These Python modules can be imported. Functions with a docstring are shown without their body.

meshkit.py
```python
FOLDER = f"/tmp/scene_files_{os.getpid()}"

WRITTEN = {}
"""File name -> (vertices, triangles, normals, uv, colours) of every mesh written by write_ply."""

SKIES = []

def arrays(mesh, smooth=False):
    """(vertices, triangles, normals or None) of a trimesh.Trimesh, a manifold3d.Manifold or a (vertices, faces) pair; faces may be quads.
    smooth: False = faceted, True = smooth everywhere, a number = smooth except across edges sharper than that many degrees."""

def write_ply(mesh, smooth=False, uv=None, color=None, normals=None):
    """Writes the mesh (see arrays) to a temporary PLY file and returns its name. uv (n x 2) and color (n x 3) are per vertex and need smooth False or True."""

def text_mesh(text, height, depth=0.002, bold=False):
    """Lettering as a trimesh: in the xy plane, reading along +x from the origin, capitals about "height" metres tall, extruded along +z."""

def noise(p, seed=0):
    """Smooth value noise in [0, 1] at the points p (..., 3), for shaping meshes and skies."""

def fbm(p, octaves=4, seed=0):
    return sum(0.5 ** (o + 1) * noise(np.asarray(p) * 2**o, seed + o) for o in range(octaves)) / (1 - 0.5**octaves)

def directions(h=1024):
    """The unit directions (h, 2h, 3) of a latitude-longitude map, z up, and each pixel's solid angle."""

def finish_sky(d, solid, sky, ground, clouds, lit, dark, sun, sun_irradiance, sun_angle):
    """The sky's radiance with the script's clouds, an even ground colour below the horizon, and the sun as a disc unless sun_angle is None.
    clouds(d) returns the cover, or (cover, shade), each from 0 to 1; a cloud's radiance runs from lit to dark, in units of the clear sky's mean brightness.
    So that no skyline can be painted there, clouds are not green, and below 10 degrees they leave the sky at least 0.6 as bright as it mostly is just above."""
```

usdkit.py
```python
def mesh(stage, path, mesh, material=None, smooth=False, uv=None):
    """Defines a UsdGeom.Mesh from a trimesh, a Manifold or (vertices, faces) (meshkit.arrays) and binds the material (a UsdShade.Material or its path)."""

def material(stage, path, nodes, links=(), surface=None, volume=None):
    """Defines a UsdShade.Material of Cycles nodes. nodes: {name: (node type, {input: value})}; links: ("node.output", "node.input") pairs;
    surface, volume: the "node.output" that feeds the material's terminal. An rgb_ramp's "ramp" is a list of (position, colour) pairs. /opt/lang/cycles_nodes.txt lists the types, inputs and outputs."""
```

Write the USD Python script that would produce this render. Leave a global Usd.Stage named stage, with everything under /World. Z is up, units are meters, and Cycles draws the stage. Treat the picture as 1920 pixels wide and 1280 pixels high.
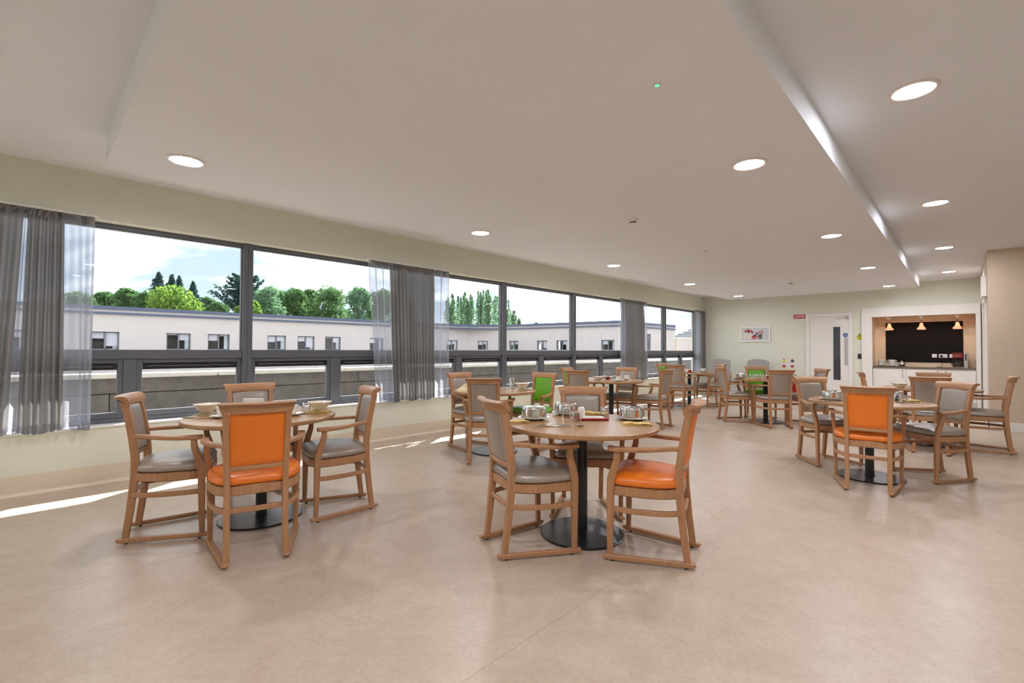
import math, random
import numpy as np, trimesh, manifold3d, shapely, shapely.geometry as sg
import usdkit, meshkit
from pxr import Usd, UsdGeom, UsdLux, UsdShade, Gf, Sdf

stage = Usd.Stage.CreateInMemory()
UsdGeom.SetStageUpAxis(stage, 'Z'); UsdGeom.SetStageMetersPerUnit(stage, 1.0)
UsdGeom.Xform.Define(stage, '/World'); UsdGeom.Scope.Define(stage, '/World/Looks')
rng = np.random.default_rng(7); random.seed(7)
PI = math.pi

# ------------------------------------------------------------------ camera, sky, sun, exposure
YAW, PITCH, ROLL, FOC, CAMZ = math.radians(44.06), math.radians(0.969), math.radians(0.234), 876.29, 1.24
SKY, SUN, LAMP, EXPO = 1.75, 4.5, 120.0, 0.66
_f = np.array([math.cos(YAW)*math.cos(PITCH), math.sin(YAW)*math.cos(PITCH), math.sin(PITCH)])
_r = np.array([math.sin(YAW), -math.cos(YAW), 0.0]); _u = np.cross(_r, _f)
_r, _u = _r*math.cos(ROLL)+_u*math.sin(ROLL), -_r*math.sin(ROLL)+_u*math.cos(ROLL)
cam = UsdGeom.Camera.Define(stage, '/World/Camera')
cam.AddTransformOp().Set(Gf.Matrix4d(*[float(x) for x in (*_r, 0, *_u, 0, *(-_f), 0, 0, 0, CAMZ, 1)]))
cam.CreateHorizontalApertureAttr(36.0); cam.CreateFocalLengthAttr(36.0*FOC/1920)
cam.CreateClippingRangeAttr(Gf.Vec2f(0.05, 1000)); cam.CreateExposureAttr(EXPO)

def srgb(r, g, b):
    return tuple((c/255/12.92 if c/255 <= .04045 else ((c/255+.055)/1.055)**2.4) for c in (r, g, b))

def mat(name, nodes, links, surface='p.BSDF'):
    return usdkit.material(stage, '/World/Looks/'+name, nodes, links, surface=surface)

sky = UsdLux.DomeLight.Define(stage, '/World/sky_light')
sky.CreateIntensityAttr(1.0)
skym = mat('sky_look', {
    'tc': ('texture_coordinate', {}), 'mp': ('mapping', {'scale': (1, 1, 2.6), 'location': (3.1, 1.7, .4)}),
    'n': ('noise_texture', {'scale': 2.1, 'detail': 6, 'roughness': .55, 'distortion': .35}),
    'cr': ('rgb_ramp', {'ramp': [(0, (0, 0, 0)), (.44, (0, 0, 0)), (.58, (1, 1, 1)), (1, (1, 1, 1))]}),
    'sx': ('separate_xyz', {}), 'bl': ('rgb_ramp', {'ramp': [(0, (.42, .47, .52)), (.10, (.30, .37, .44)), (.6, (.13, .23, .40)), (1, (.09, .18, .36))]}),
    'cl': ('mix_color', {'blend_type': 'mix', 'b': (1.15, 1.16, 1.18), 'use_clamp': False}),
    'bg': ('background_shader', {'strength': SKY})},
    [('tc.generated', 'mp.vector'), ('mp.vector', 'n.vector'), ('n.fac', 'cr.fac'), ('tc.generated', 'sx.vector'), ('sx.z', 'bl.fac'), ('bl.color', 'cl.a'), ('cr.color', 'cl.fac'), ('cl.result', 'bg.color')], 'bg.background')
UsdShade.MaterialBindingAPI.Apply(sky.GetPrim()).Bind(skym)

SUNDIR = np.array([math.cos(math.radians(33.2))*math.cos(math.radians(34.5)), math.sin(math.radians(33.2))*math.cos(math.radians(34.5)), math.sin(math.radians(34.5))])
sun = UsdLux.DistantLight.Define(stage, '/World/sun_light')
sun.CreateIntensityAttr(SUN); sun.CreateAngleAttr(0.53); sun.CreateNormalizeAttr(True); sun.CreateColorAttr(Gf.Vec3f(1, .95, .86))
_z = SUNDIR; _x = np.cross((0, 0, 1), _z); _x /= np.linalg.norm(_x); _y = np.cross(_z, _x)
sun.AddTransformOp().Set(Gf.Matrix4d(*[float(v) for v in (*_x, 0, *_y, 0, *_z, 0, 0, 0, 30, 1)]))

# ------------------------------------------------------------------ materials
M = {}
def plain(name, col, rough=.5, metal=0., spec=.5, noise=None, bump=0., **kw):
    """principled look; noise=(scale, amount) varies the tone a little; bump=fine relief."""
    nodes = {'p': ('principled_bsdf', {'base_color': col, 'roughness': rough, 'metallic': metal, 'specular_ior_level': spec, **kw})}
    links = []
    if noise:
        s, a = noise
        nodes |= {'g': ('texture_coordinate', {}), 'n': ('noise_texture', {'scale': s, 'detail': 5, 'roughness': .6}),
                  'r': ('rgb_ramp', {'ramp': [(.3, tuple(c*(1-a) for c in col)), (.7, tuple(min(1, c*(1+a)) for c in col))]})}
        links += [('g.object', 'n.vector'), ('n.fac', 'r.fac'), ('r.color', 'p.base_color')]
    if bump:
        nodes |= {'g2': ('texture_coordinate', {}), 'n2': ('noise_texture', {'scale': 350, 'detail': 2}), 'b': ('bump', {'strength': bump, 'distance': .002})}
        links += [('g2.object', 'n2.vector'), ('n2.fac', 'b.height'), ('b.normal', 'p.normal')]
    M[name] = mat(name, nodes, links)
    return M[name]

def wood(name, dark, light, scale, rough=.42):
    M[name] = mat(name, {
        'g': ('texture_coordinate', {}), 'm': ('mapping', {'scale': scale}),
        'n': ('noise_texture', {'scale': 1, 'detail': 6, 'roughness': .65, 'distortion': .6}),
        'r': ('rgb_ramp', {'ramp': [(.25, dark), (.75, light)]}),
        'p': ('principled_bsdf', {'roughness': rough, 'specular_ior_level': .5})},
        [('g.object', 'm.vector'), ('m.vector', 'n.vector'), ('n.fac', 'r.fac'), ('r.color', 'p.base_color')])
wood('beech_wood', srgb(160, 113, 76), srgb(192, 143, 103), (70, 70, 7))
wood('oak_top', srgb(156, 114, 74), srgb(182, 139, 95), (3, 40, 10), .3)
wood('beech_long', srgb(160, 113, 76), srgb(192, 143, 103), (50, 6, 50))
plain('grey_vinyl', srgb(148, 133, 118), .36, spec=.8, ior=1.75, noise=(60, .05))
plain('orange_vinyl', srgb(234, 120, 24), .38, spec=.6, noise=(60, .03))
plain('green_vinyl', srgb(104, 168, 24), .38, noise=(60, .03))
plain('black_powder', srgb(30, 31, 35), .3, spec=.6, noise=(500, .3), bump=.25)
plain('ceiling_paint', srgb(235, 236, 240), .9, noise=(2, .01))
plain('fascia_paint', srgb(234, 230, 220), .9)
plain('wall_paint', srgb(225, 225, 209), .85, noise=(3, .012))
plain('wallpaper', srgb(208, 187, 164), .8, noise=(14, .03))
plain('skirting_vinyl', srgb(222, 208, 186), .5, noise=(25, .03))
plain('white_gloss', srgb(238, 234, 228), .35)
plain('white_satin', srgb(235, 231, 224), .5)
plain('sill_white', srgb(240, 240, 238), .25)
plain('frame_grey', srgb(98, 101, 108), .4)
plain('vent_black', srgb(26, 26, 30), .35)
plain('steel', (.72, .71, .69), .13, 1.)
plain('satin_steel', (.62, .61, .6), .32, 1.)
plain('cream_ceramic', srgb(232, 222, 204), .2)
plain('white_ceramic', srgb(238, 234, 226), .18)
plain('red_plastic', srgb(150, 22, 26), .3)
plain('yellow_cloth', srgb(218, 186, 118), .9, noise=(120, .08))
plain('beige_cloth', srgb(222, 204, 168), .9, noise=(120, .06))
plain('dark_board', srgb(20, 13, 11), .75, spec=.25, noise=(400, .5))
plain('alcove_paint', srgb(226, 203, 174), .85)
plain('worktop', srgb(120, 104, 92), .4)
plain('sign_red', srgb(186, 26, 40), .5)
plain('sign_white', srgb(240, 240, 240), .5)
plain('sign_yellow', srgb(236, 222, 24), .5)
plain('sign_blue', srgb(24, 88, 160), .5)
plain('sign_black', srgb(18, 18, 22), .5)
plain('black_plastic', srgb(22, 22, 25), .35)
plain('red_metal', srgb(170, 20, 20), .3)
plain('lounge_fabric', srgb(158, 152, 148), .9, noise=(200, .06))
plain('render_coat', srgb(178, 170, 166), .9, noise=(.6, .03))
plain('parapet_cap', srgb(64, 74, 96), .5)
plain('slate', srgb(104, 112, 118), .8, noise=(8, .1))
plain('yellow_render', srgb(158, 152, 122), .9)
plain('blind_fabric', srgb(196, 190, 200), .9)
plain('dark_glass', srgb(70, 72, 80), .08)
plain('window_curtain', srgb(176, 180, 186), .9)
plain('block_stone', srgb(92, 88, 88), .9, noise=(5, .25), bump=.5)
plain('coping_stone', srgb(190, 186, 182), .85, noise=(4, .06))
plain('grass', srgb(90, 120, 50), .95, noise=(3, .2))
plain('paving', srgb(128, 124, 120), .9, noise=(2, .1))
plain('bark', srgb(86, 70, 54), .95, noise=(6, .2))
plain('light_trim', srgb(232, 226, 220), .4)
plain('poppy_red', srgb(150, 30, 36), .6); plain('paint_green', srgb(96, 100, 80), .6); plain('paint_rose', srgb(196, 110, 110), .6)
plain('paint_grey', srgb(206, 204, 204), .6); plain('paint_dark', srgb(70, 40, 44), .6); plain('paint_cream', srgb(226, 216, 206), .6)
plain('picture_white', srgb(236, 232, 228), .5)
plain('coffee_red', srgb(120, 14, 20), .3)
plain('coffee_dark', srgb(40, 28, 22), .1)
M['lamp_glow'] = mat('lamp_glow', {'e': ('emission', {'color': (.94, .97, 1.05), 'strength': LAMP})}, [], 'e.emission')
M['green_led'] = mat('green_led', {'e': ('emission', {'color': (.1, 1, .35), 'strength': 1.4})}, [], 'e.emission')
M['warm_bulb'] = mat('warm_bulb', {'e': ('emission', {'color': (1, .62, .34), 'strength': 26})}, [], 'e.emission')
M['pendant_shade'] = mat('pendant_shade', {'p': ('principled_bsdf', {'base_color': srgb(238, 226, 212), 'roughness': .4}), 't': ('translucent_bsdf', {'color': srgb(240, 200, 165)}), 'x': ('mix_closure', {'fac': .35})},
                         [('p.BSDF', 'x.closure1'), ('t.BSDF', 'x.closure2')], 'x.closure')
M['pane_glass'] = mat('pane_glass', {'t': ('transparent_bsdf', {'color': (.97, .98, .98)}), 'g': ('glossy_bsdf', {'roughness': 0.0, 'color': (1, 1, 1)}), 'f': ('layer_weight', {'blend': .5}), 'w': ('math', {'math_type': 'power', 'value2': 5.}), 'k': ('math', {'math_type': 'multiply_add', 'value2': .45, 'value3': .02}), 'x': ('mix_closure', {})},
                      [('f.facing', 'w.value1'), ('w.value', 'k.value1'), ('k.value', 'x.fac'), ('t.BSDF', 'x.closure1'), ('g.BSDF', 'x.closure2')], 'x.closure')
M['tumbler_glass'] = mat('tumbler_glass', {'p': ('principled_bsdf', {'base_color': (.97, .98, .99), 'roughness': .02, 'transmission_weight': 1., 'ior': 1.45})}, [])
def voile(name, c, through, thin, low):
    M[name] = mat(name, {'d': ('diffuse_bsdf', {'color': c}), 'tl': ('translucent_bsdf', {'color': c}), 'tr': ('transparent_bsdf', {'color': (.93, .95, 1.)}),
                         'a': ('mix_closure', {'fac': through}), 'lw': ('layer_weight', {'blend': .4}), 'mr': ('map_range', {'from_min': 0, 'from_max': .75, 'to_min': thin, 'to_max': low, 'clamp': True}), 'x': ('mix_closure', {})},
                [('d.BSDF', 'a.closure1'), ('tl.BSDF', 'a.closure2'), ('lw.facing', 'mr.value'), ('mr.result', 'x.fac'), ('a.closure', 'x.closure1'), ('tr.BSDF', 'x.closure2')], 'x.closure')
voile('voile_sheer', srgb(172, 174, 182), .5, .55, .1)
voile('voile_gathered', srgb(142, 140, 139), .14, .04, .0)
M['floor_vinyl'] = mat('floor_vinyl', {
    'g': ('geometry', {}), 'm': ('mapping', {'scale': (1, 1, 1)}),
    'n1': ('noise_texture', {'scale': 5, 'detail': 6, 'roughness': .65, 'distortion': 1.2}), 'n2': ('noise_texture', {'scale': 45, 'detail': 4, 'roughness': .7, 'distortion': .8}),
    'r1': ('rgb_ramp', {'ramp': [(.3, srgb(187, 167, 147)), (.7, srgb(201, 182, 163))]}), 'r2': ('rgb_ramp', {'ramp': [(.35, (.9, .89, .87)), (.55, (1, 1, 1)), (.75, (1.06, 1.06, 1.05))]}),
    'mx': ('mix_color', {'blend_type': 'multiply', 'fac': 1., 'use_clamp': False}), 'p': ('principled_bsdf', {'roughness': .36, 'specular_ior_level': .55})},
    [('g.position', 'n1.vector'), ('g.position', 'n2.vector'), ('n1.fac', 'r1.fac'), ('n2.fac', 'r2.fac'), ('r1.color', 'mx.a'), ('r2.color', 'mx.b'), ('mx.result', 'p.base_color')])
plain('floor_seam', srgb(186, 164, 142), .4)
def leaf(name, a, b):
    M[name] = mat(name, {'g': ('geometry', {}), 'r': ('rgb_ramp', {'ramp': [(0, a), (1, b)]}), 'd': ('diffuse_bsdf', {}), 't': ('translucent_bsdf', {}), 'x': ('mix_closure', {'fac': .45})},
                  [('g.random_per_island', 'r.fac'), ('r.color', 'd.color'), ('r.color', 't.color'), ('d.BSDF', 'x.closure1'), ('t.BSDF', 'x.closure2')], 'x.closure')
leaf('leaf_mid', srgb(84, 116, 72), srgb(132, 160, 106))
leaf('leaf_bright', srgb(112, 142, 66), srgb(170, 186, 102))
leaf('leaf_soft', srgb(104, 136, 104), srgb(156, 180, 144))
leaf('needle_dark', srgb(62, 88, 84), srgb(100, 126, 116))

# ------------------------------------------------------------------ mesh helpers
def tm(v, f): return trimesh.Trimesh(np.asarray(v, float), np.asarray(f, int), process=False)
def join(*ms): return trimesh.util.concatenate([m for m in ms])
def quads(v, q):
    q = np.asarray(q); return tm(v, np.vstack([q[:, [0, 1, 2]], q[:, [0, 2, 3]]]))
def box(x0, x1, y0, y1, z0, z1, b=0.0):
    if b <= 0:
        return trimesh.creation.box(bounds=[(min(x0, x1), min(y0, y1), min(z0, z1)), (max(x0, x1), max(y0, y1), max(z0, z1))])
    c = np.array([(x0+x1)/2, (y0+y1)/2, (z0+z1)/2]); h = np.abs(np.array([x1-x0, y1-y0, z1-z0]))/2; b = min(b, h.min()*.9)
    pts = []
    for s in np.ndindex(2, 2, 2):
        s = np.array(s)*2-1
        for k in range(3):
            o = h-b; o[k] = h[k]; pts.append(c+s*o)
    m = manifold3d.Manifold.hull_points(np.array(pts)).to_mesh()
    return tm(m.vert_properties[:, :3], m.tri_verts)
def prism(poly, z0, z1):
    if not hasattr(poly, 'exterior'): poly = sg.Polygon(poly)
    m = trimesh.creation.extrude_polygon(poly, z1-z0); m.apply_translation((0, 0, z0)); return m
def lathe(prof, n=32, cx=0, cy=0):
    """profile [(r, z)] turned about z; closed at points with r = 0."""
    prof = [(max(r, 1e-5), z) for r, z in prof]; k = len(prof); a = np.arange(n)*2*PI/n
    v = np.array([[(cx+r*math.cos(t), cy+r*math.sin(t), z) for t in a] for r, z in prof]).reshape(-1, 3)
    q = [(i*n+j, i*n+(j+1) % n, (i+1)*n+(j+1) % n, (i+1)*n+j) for i in range(k-1) for j in range(n)]
    return quads(v, q)
def spline(pts, n):
    p = np.asarray(pts, float); t = np.r_[0, np.cumsum(np.linalg.norm(np.diff(p[:, :3], axis=0), axis=1))]
    from scipy.interpolate import PchipInterpolator
    return PchipInterpolator(t, p)(np.linspace(0, t[-1], n))
def bar(pts, ref, w, h, ch=.004):
    """a bar of chamfered rectangular section along pts; w across the direction ref (made square to the path), h across the other; w, h numbers or lists."""
    p = np.asarray(pts, float); n = len(p)
    w = np.broadcast_to(w, n).astype(float); h = np.broadcast_to(h, n).astype(float); t = np.gradient(p, axis=0)
    t /= np.linalg.norm(t, axis=1, keepdims=True)
    ref = np.broadcast_to(ref, p.shape).astype(float); b = np.cross(t, ref); b /= np.linalg.norm(b, axis=1, keepdims=True); a = np.cross(b, t)
    V = []
    for i in range(n):
        x, y = w[i]/2, h[i]/2; c = min(ch, x*.6, y*.6)
        for s, u in ((x, y-c), (x-c, y), (c-x, y), (-x, y-c), (-x, c-y), (c-x, -y), (x-c, -y), (x, c-y)): V.append(p[i]+a[i]*s+b[i]*u)
    q = [(i*8+j, i*8+(j+1) % 8, (i+1)*8+(j+1) % 8, (i+1)*8+j) for i in range(n-1) for j in range(8)]
    m = quads(V, q); e = (n-1)*8
    caps = [(0, j+1, j) for j in range(1, 7)]+[(e, e+j, e+j+1) for j in range(1, 7)]
    m = tm(V, np.vstack([m.faces, caps])); m.fix_normals(); return m
def tube(pts, r, n=8):
    p = np.asarray(pts, float); v = []; k = len(p); t = np.gradient(p, axis=0); t /= np.linalg.norm(t, axis=1, keepdims=True)
    a = np.cross(t, np.where(np.abs(t[:, 2:]) < .9, [0, 0, 1.], [1., 0, 0])); a /= np.linalg.norm(a, axis=1, keepdims=True); b = np.cross(t, a)
    r = np.broadcast_to(r, k)
    for i in range(k):
        for j in range(n): v.append(p[i]+r[i]*(a[i]*math.cos(2*PI*j/n)+b[i]*math.sin(2*PI*j/n)))
    q = [(i*n+j, i*n+(j+1) % n, (i+1)*n+(j+1) % n, (i+1)*n+j) for i in range(k-1) for j in range(n)]
    m = quads(v, q); e = (k-1)*n
    m = tm(v, np.vstack([m.faces, [(0, j+1, j) for j in range(1, n-1)]+[(e, e+j, e+j+1) for j in range(1, n-1)]])); m.fix_normals(); return m
def moved(m, loc=(0, 0, 0), rz=0, rx=0, ry=0):
    m = m.copy()
    for a, ax in ((rx, (1, 0, 0)), (ry, (0, 1, 0)), (rz, (0, 0, 1))):
        if a: m.apply_transform(trimesh.transformations.rotation_matrix(a, ax))
    m.apply_translation(loc); return m

# ------------------------------------------------------------------ scene-graph helpers
USED = {}
def numbered(parent, name):
    k = (parent, name); n = USED.get(k, 0); USED[k] = n+1
    return f'{parent}/{name}' if n == 0 else f'{parent}/{name}_{n:03d}'
def tag(p, label=None, cat=None, group=None, kind=None):
    for k, v in (('label', label), ('category', cat), ('group', group), ('kind', kind)):
        if v: p.SetCustomDataByKey(k, v)
    return p
def obj(name, mesh, m, parent=None, smooth=35, label=None, kind=None):
    path = numbered(str(parent.GetPath()) if parent else '/World', name)
    p = usdkit.mesh(stage, path, mesh, M[m], smooth=smooth).GetPrim()
    return tag(p, label, None, None, kind)
def thing(name, label, cat, loc=(0, 0, 0), rz=0, group=None, kind=None):
    x = UsdGeom.Xform.Define(stage, numbered('/World', name))
    x.AddTranslateOp().Set(Gf.Vec3d(*map(float, loc))); x.AddRotateZOp().Set(float(math.degrees(rz)))
    return tag(x.GetPrim(), label, cat, group, kind)
def dup(root, loc, rz, label, group=None):
    was = root.GetCustomData(); base = root.GetName()
    if base[-4:-3] == '_' and base[-3:].isdigit(): base = base[:-4]
    r = thing(base, label, was['category'], loc, rz, group or was.get('group'))
    r.GetReferences().AddInternalReference(root.GetPath()); r.SetInstanceable(True); return r
def kindof(builder):
    """builder(thing) makes the parts the first time; afterwards the thing is copied."""
    first = {}
    def place(name, label, cat, loc, rz=0, group=None, key=None):
        k = (name, key)
        if k not in first:
            first[k] = thing(name, label, cat, loc, rz, group); builder(first[k], key) if key is not None else builder(first[k])
            return first[k]
        return dup(first[k], loc, rz, label, group)
    return place
def struct(name, mesh, m, label, smooth=False, parent=None):
    return obj(name, mesh, m, parent, smooth, label, None if parent else 'structure')

# ------------------------------------------------------------------ room shell
YW, XF, ZU, ZL = 5.70, 14.31, 2.84, 2.646
XB, YR, XC, YC = -4.0, -4.0, 10.55, -.275
fl = struct('floor', box(XB-.2, XF+.9, YR-.2, YW+.02, -.12, 0), 'floor_vinyl', 'beige marbled vinyl floor of the dining room')
for y in (-.64, 1.356, 3.356): obj('welded_seam', box(XB, XF if y > 0 else XC, y-.002, y+.002, 0, .0006), 'floor_seam', fl, False)
struct('ceiling', box(XB-.2, XF+.9, YR-.2, YW+.3, ZU, ZU+.2), 'ceiling_paint', 'upper white plaster ceiling around the dropped panel')
cp = thing('trim', 'large dropped white ceiling panel carrying two rows of downlights', None, kind='structure'); 
obj('ceiling_panel', box(.386, 13.56, .69, 4.70, ZL, ZU), 'ceiling_paint', cp, False)
# window wall: below the sill, above the head, and the pier at the far end
wl = join(box(XB-.2, XF, YW, YW+.26, -.1, .505), box(XB-.2, XF, YW, YW+.26, 2.42, ZU), box(13.99, XF+.2, YW, YW+.26, .505, 2.42), box(XB-.2, XB, YW, YW+.26, .505, 2.42))
struct('wall_left', wl, 'wall_paint', 'pale cream wall with the long ribbon of windows')
struct('trim', box(XB, 13.99, YW-.012, YW+.13, .503, .527, .006), 'sill_white', 'white window sill board under the ribbon of windows')
def cove(x0, x1, y, s, h=.165, rad=.03):
    prof = [(0, h), (-.008, h)]+[(-.008-rad*(1-math.cos(a)), rad*(1-math.sin(a))) for a in np.linspace(0, PI/2, 7)]+[(0, 0)]
    v = [(x, y+s*p, z) for x in (x0, x1) for p, z in prof]; n = len(prof)
    m = quads(v, [(i, (i+1) % n, n+(i+1) % n, n+i) for i in range(n)])
    m = tm(v, np.vstack([m.faces, [(0, i, i+1) for i in range(1, n-1)], [(n, n+i+1, n+i) for i in range(1, n-1)]])); m.fix_normals(); return m
struct('baseboard_left', cove(XB, XF, YW, 1), 'skirting_vinyl', 'beige coved vinyl skirting along the window wall', 35)
# far wall with alcove opening: y from -.275 to 1.82
A0, A1, AD, HZ = -.275, 1.82, .50, 2.28
fw = join(box(XF, XF+.2, A1, YW+.26, -.1, ZU), box(XF, XF+.2, A0-.2, A1, HZ, ZU), box(XF+AD, XF+AD+.15, A0-.2, A1+.2, -.1, HZ+.2))
struct('wall_far', fw, 'wall_paint', 'pale cream end wall with door and drinks alcove')
struct('baseboard_far', join(box(XF-.016, XF, 3.03, YW, 0, .14, .004), box(XF-.016, XF, A1, 1.99, 0, .14, .004)), 'white_satin', 'white skirting board on the end wall')
# side wall (a door stands in it), the projecting wall, and the walls behind the camera
struct('wall_side', join(box(XC, 11.3, YC-.2, YC, -.1, ZU), box(12.35, XF+AD+.15, YC-.2, YC, -.1, ZU), box(11.3, 12.35, YC-.2, YC, 2.1, ZU)), 'wallpaper', 'short side wall running from the projecting corner to the alcove')
struct('wall_right', join(box(XC, XC+.2, YR-.2, YC-.2, -.1, ZU)), 'wallpaper', 'beige wallpapered wall projecting at the right edge')
struct('baseboard_right', join(box(XC-.018, XC, YR, YC+.018, 0, .14, .004), box(XC-.018, 11.2, YC, YC+.018, 0, .14, .004)), 'white_satin', 'white skirting board of the projecting right wall')
struct('wall_behind', box(XB-.2, XB, YR-.2, YW+.26, -.1, ZU), 'wall_paint', 'cream wall behind the viewer')
struct('wall_near', box(XB-.2, XC+.2, YR-.2, YR, -.1, ZU), 'wall_paint', 'cream wall on the near right side')

# doors
d1 = thing('door', 'white door with narrow vision panel and fire door signs in the end wall', None, kind='structure')
def frame_yz(x, y0, y1, z1, w, d, mname, parent, name):
    obj(name, join(box(x-d, x, y0-w, y0, 0, z1+w, .004), box(x-d, x, y1, y1+w, 0, z1+w, .004), box(x-d, x, y0, y1, z1, z1+w, .004)), mname, parent, False)
frame_yz(XF, 2.085, 2.925, 2.115, .085, .03, 'white_gloss', d1, 'door_frame')
V0, V1, VZ0, VZ1 = 2.255, 2.405, .50, 1.845
X0, X1 = XF-.014, XF-.002
obj('door_leaf', join(box(X0, X1, 2.087, V0, .005, 2.113), box(X0, X1, V1, 2.923, .005, 2.113), box(X0, X1, V0, V1, .005, VZ0), box(X0, X1, V0, V1, VZ1, 2.113)), 'white_gloss', d1, False)
obj('vision_bead', join(box(X0-.008, X0, V0-.025, V0, VZ0-.025, VZ1+.025), box(X0-.008, X0, V1, V1+.025, VZ0-.025, VZ1+.025), box(X0-.008, X0, V0, V1, VZ0-.025, VZ0), box(X0-.008, X0, V0, V1, VZ1, VZ1+.025)), 'white_gloss', d1, False)
obj('vision_pane', box(X0+.003, X0+.006, V0, V1, VZ0, VZ1), 'dark_glass', d1, False)
obj('push_plate', box(X0-.003, X0, 2.105, 2.172, .87, 1.57, .001), 'satin_steel', d1, False)
cl = obj('door_closer', box(X0-.05, X0, 2.09, 2.14, 2.05, 2.11, .006), 'satin_steel', d1, False)
obj('closer_arm', box(X0-.045, X0-.03, 2.10, 2.32, 2.062, 2.074), 'satin_steel', cl, False)
bs = obj('fire_door_sign', moved(trimesh.creation.cylinder(.052, .004, sections=32), (X0-.002, 2.15, 1.635), ry=PI/2), 'sign_blue', d1, False, 'round blue mandatory sign')
def text(t, h, loc, m, parent, name='lettering', width=None, bold=True):
    """lettering on the far wall, facing -x: reads towards -y."""
    q = meshkit.text_mesh(t, h, .002, bold); s = q.bounds[1]-q.bounds[0]
    q.apply_translation(-(q.bounds[0]+q.bounds[1])/2)
    if width: q.apply_scale([width/s[0], 1, 1])
    v = q.vertices; q = tm(np.c_[-v[:, 2], -v[:, 0], v[:, 1]]+np.array(loc), q.faces)
    return obj(name, q, m, parent, False)
text('Fire door', .014, (X0-.005, 2.15, 1.645), 'sign_white', bs, width=.07); text('keep shut', .014, (X0-.005, 2.15, 1.62), 'sign_white', bs, width=.07)
d2 = thing('door', 'white door and architrave in the short side wall beside the alcove', None, kind='structure')
obj('door_frame', join(box(11.20, 11.3, YC-.02, YC+.025, 0, 2.2, .004), box(12.35, 12.45, YC-.02, YC+.025, 0, 2.2, .004), box(11.3, 12.35, YC-.02, YC+.025, 2.1, 2.2, .004)), 'white_gloss', d2, False)
obj('door_leaf', box(11.3, 12.35, YC-.06, YC-.02, .005, 2.1), 'white_gloss', d2, False)

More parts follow.
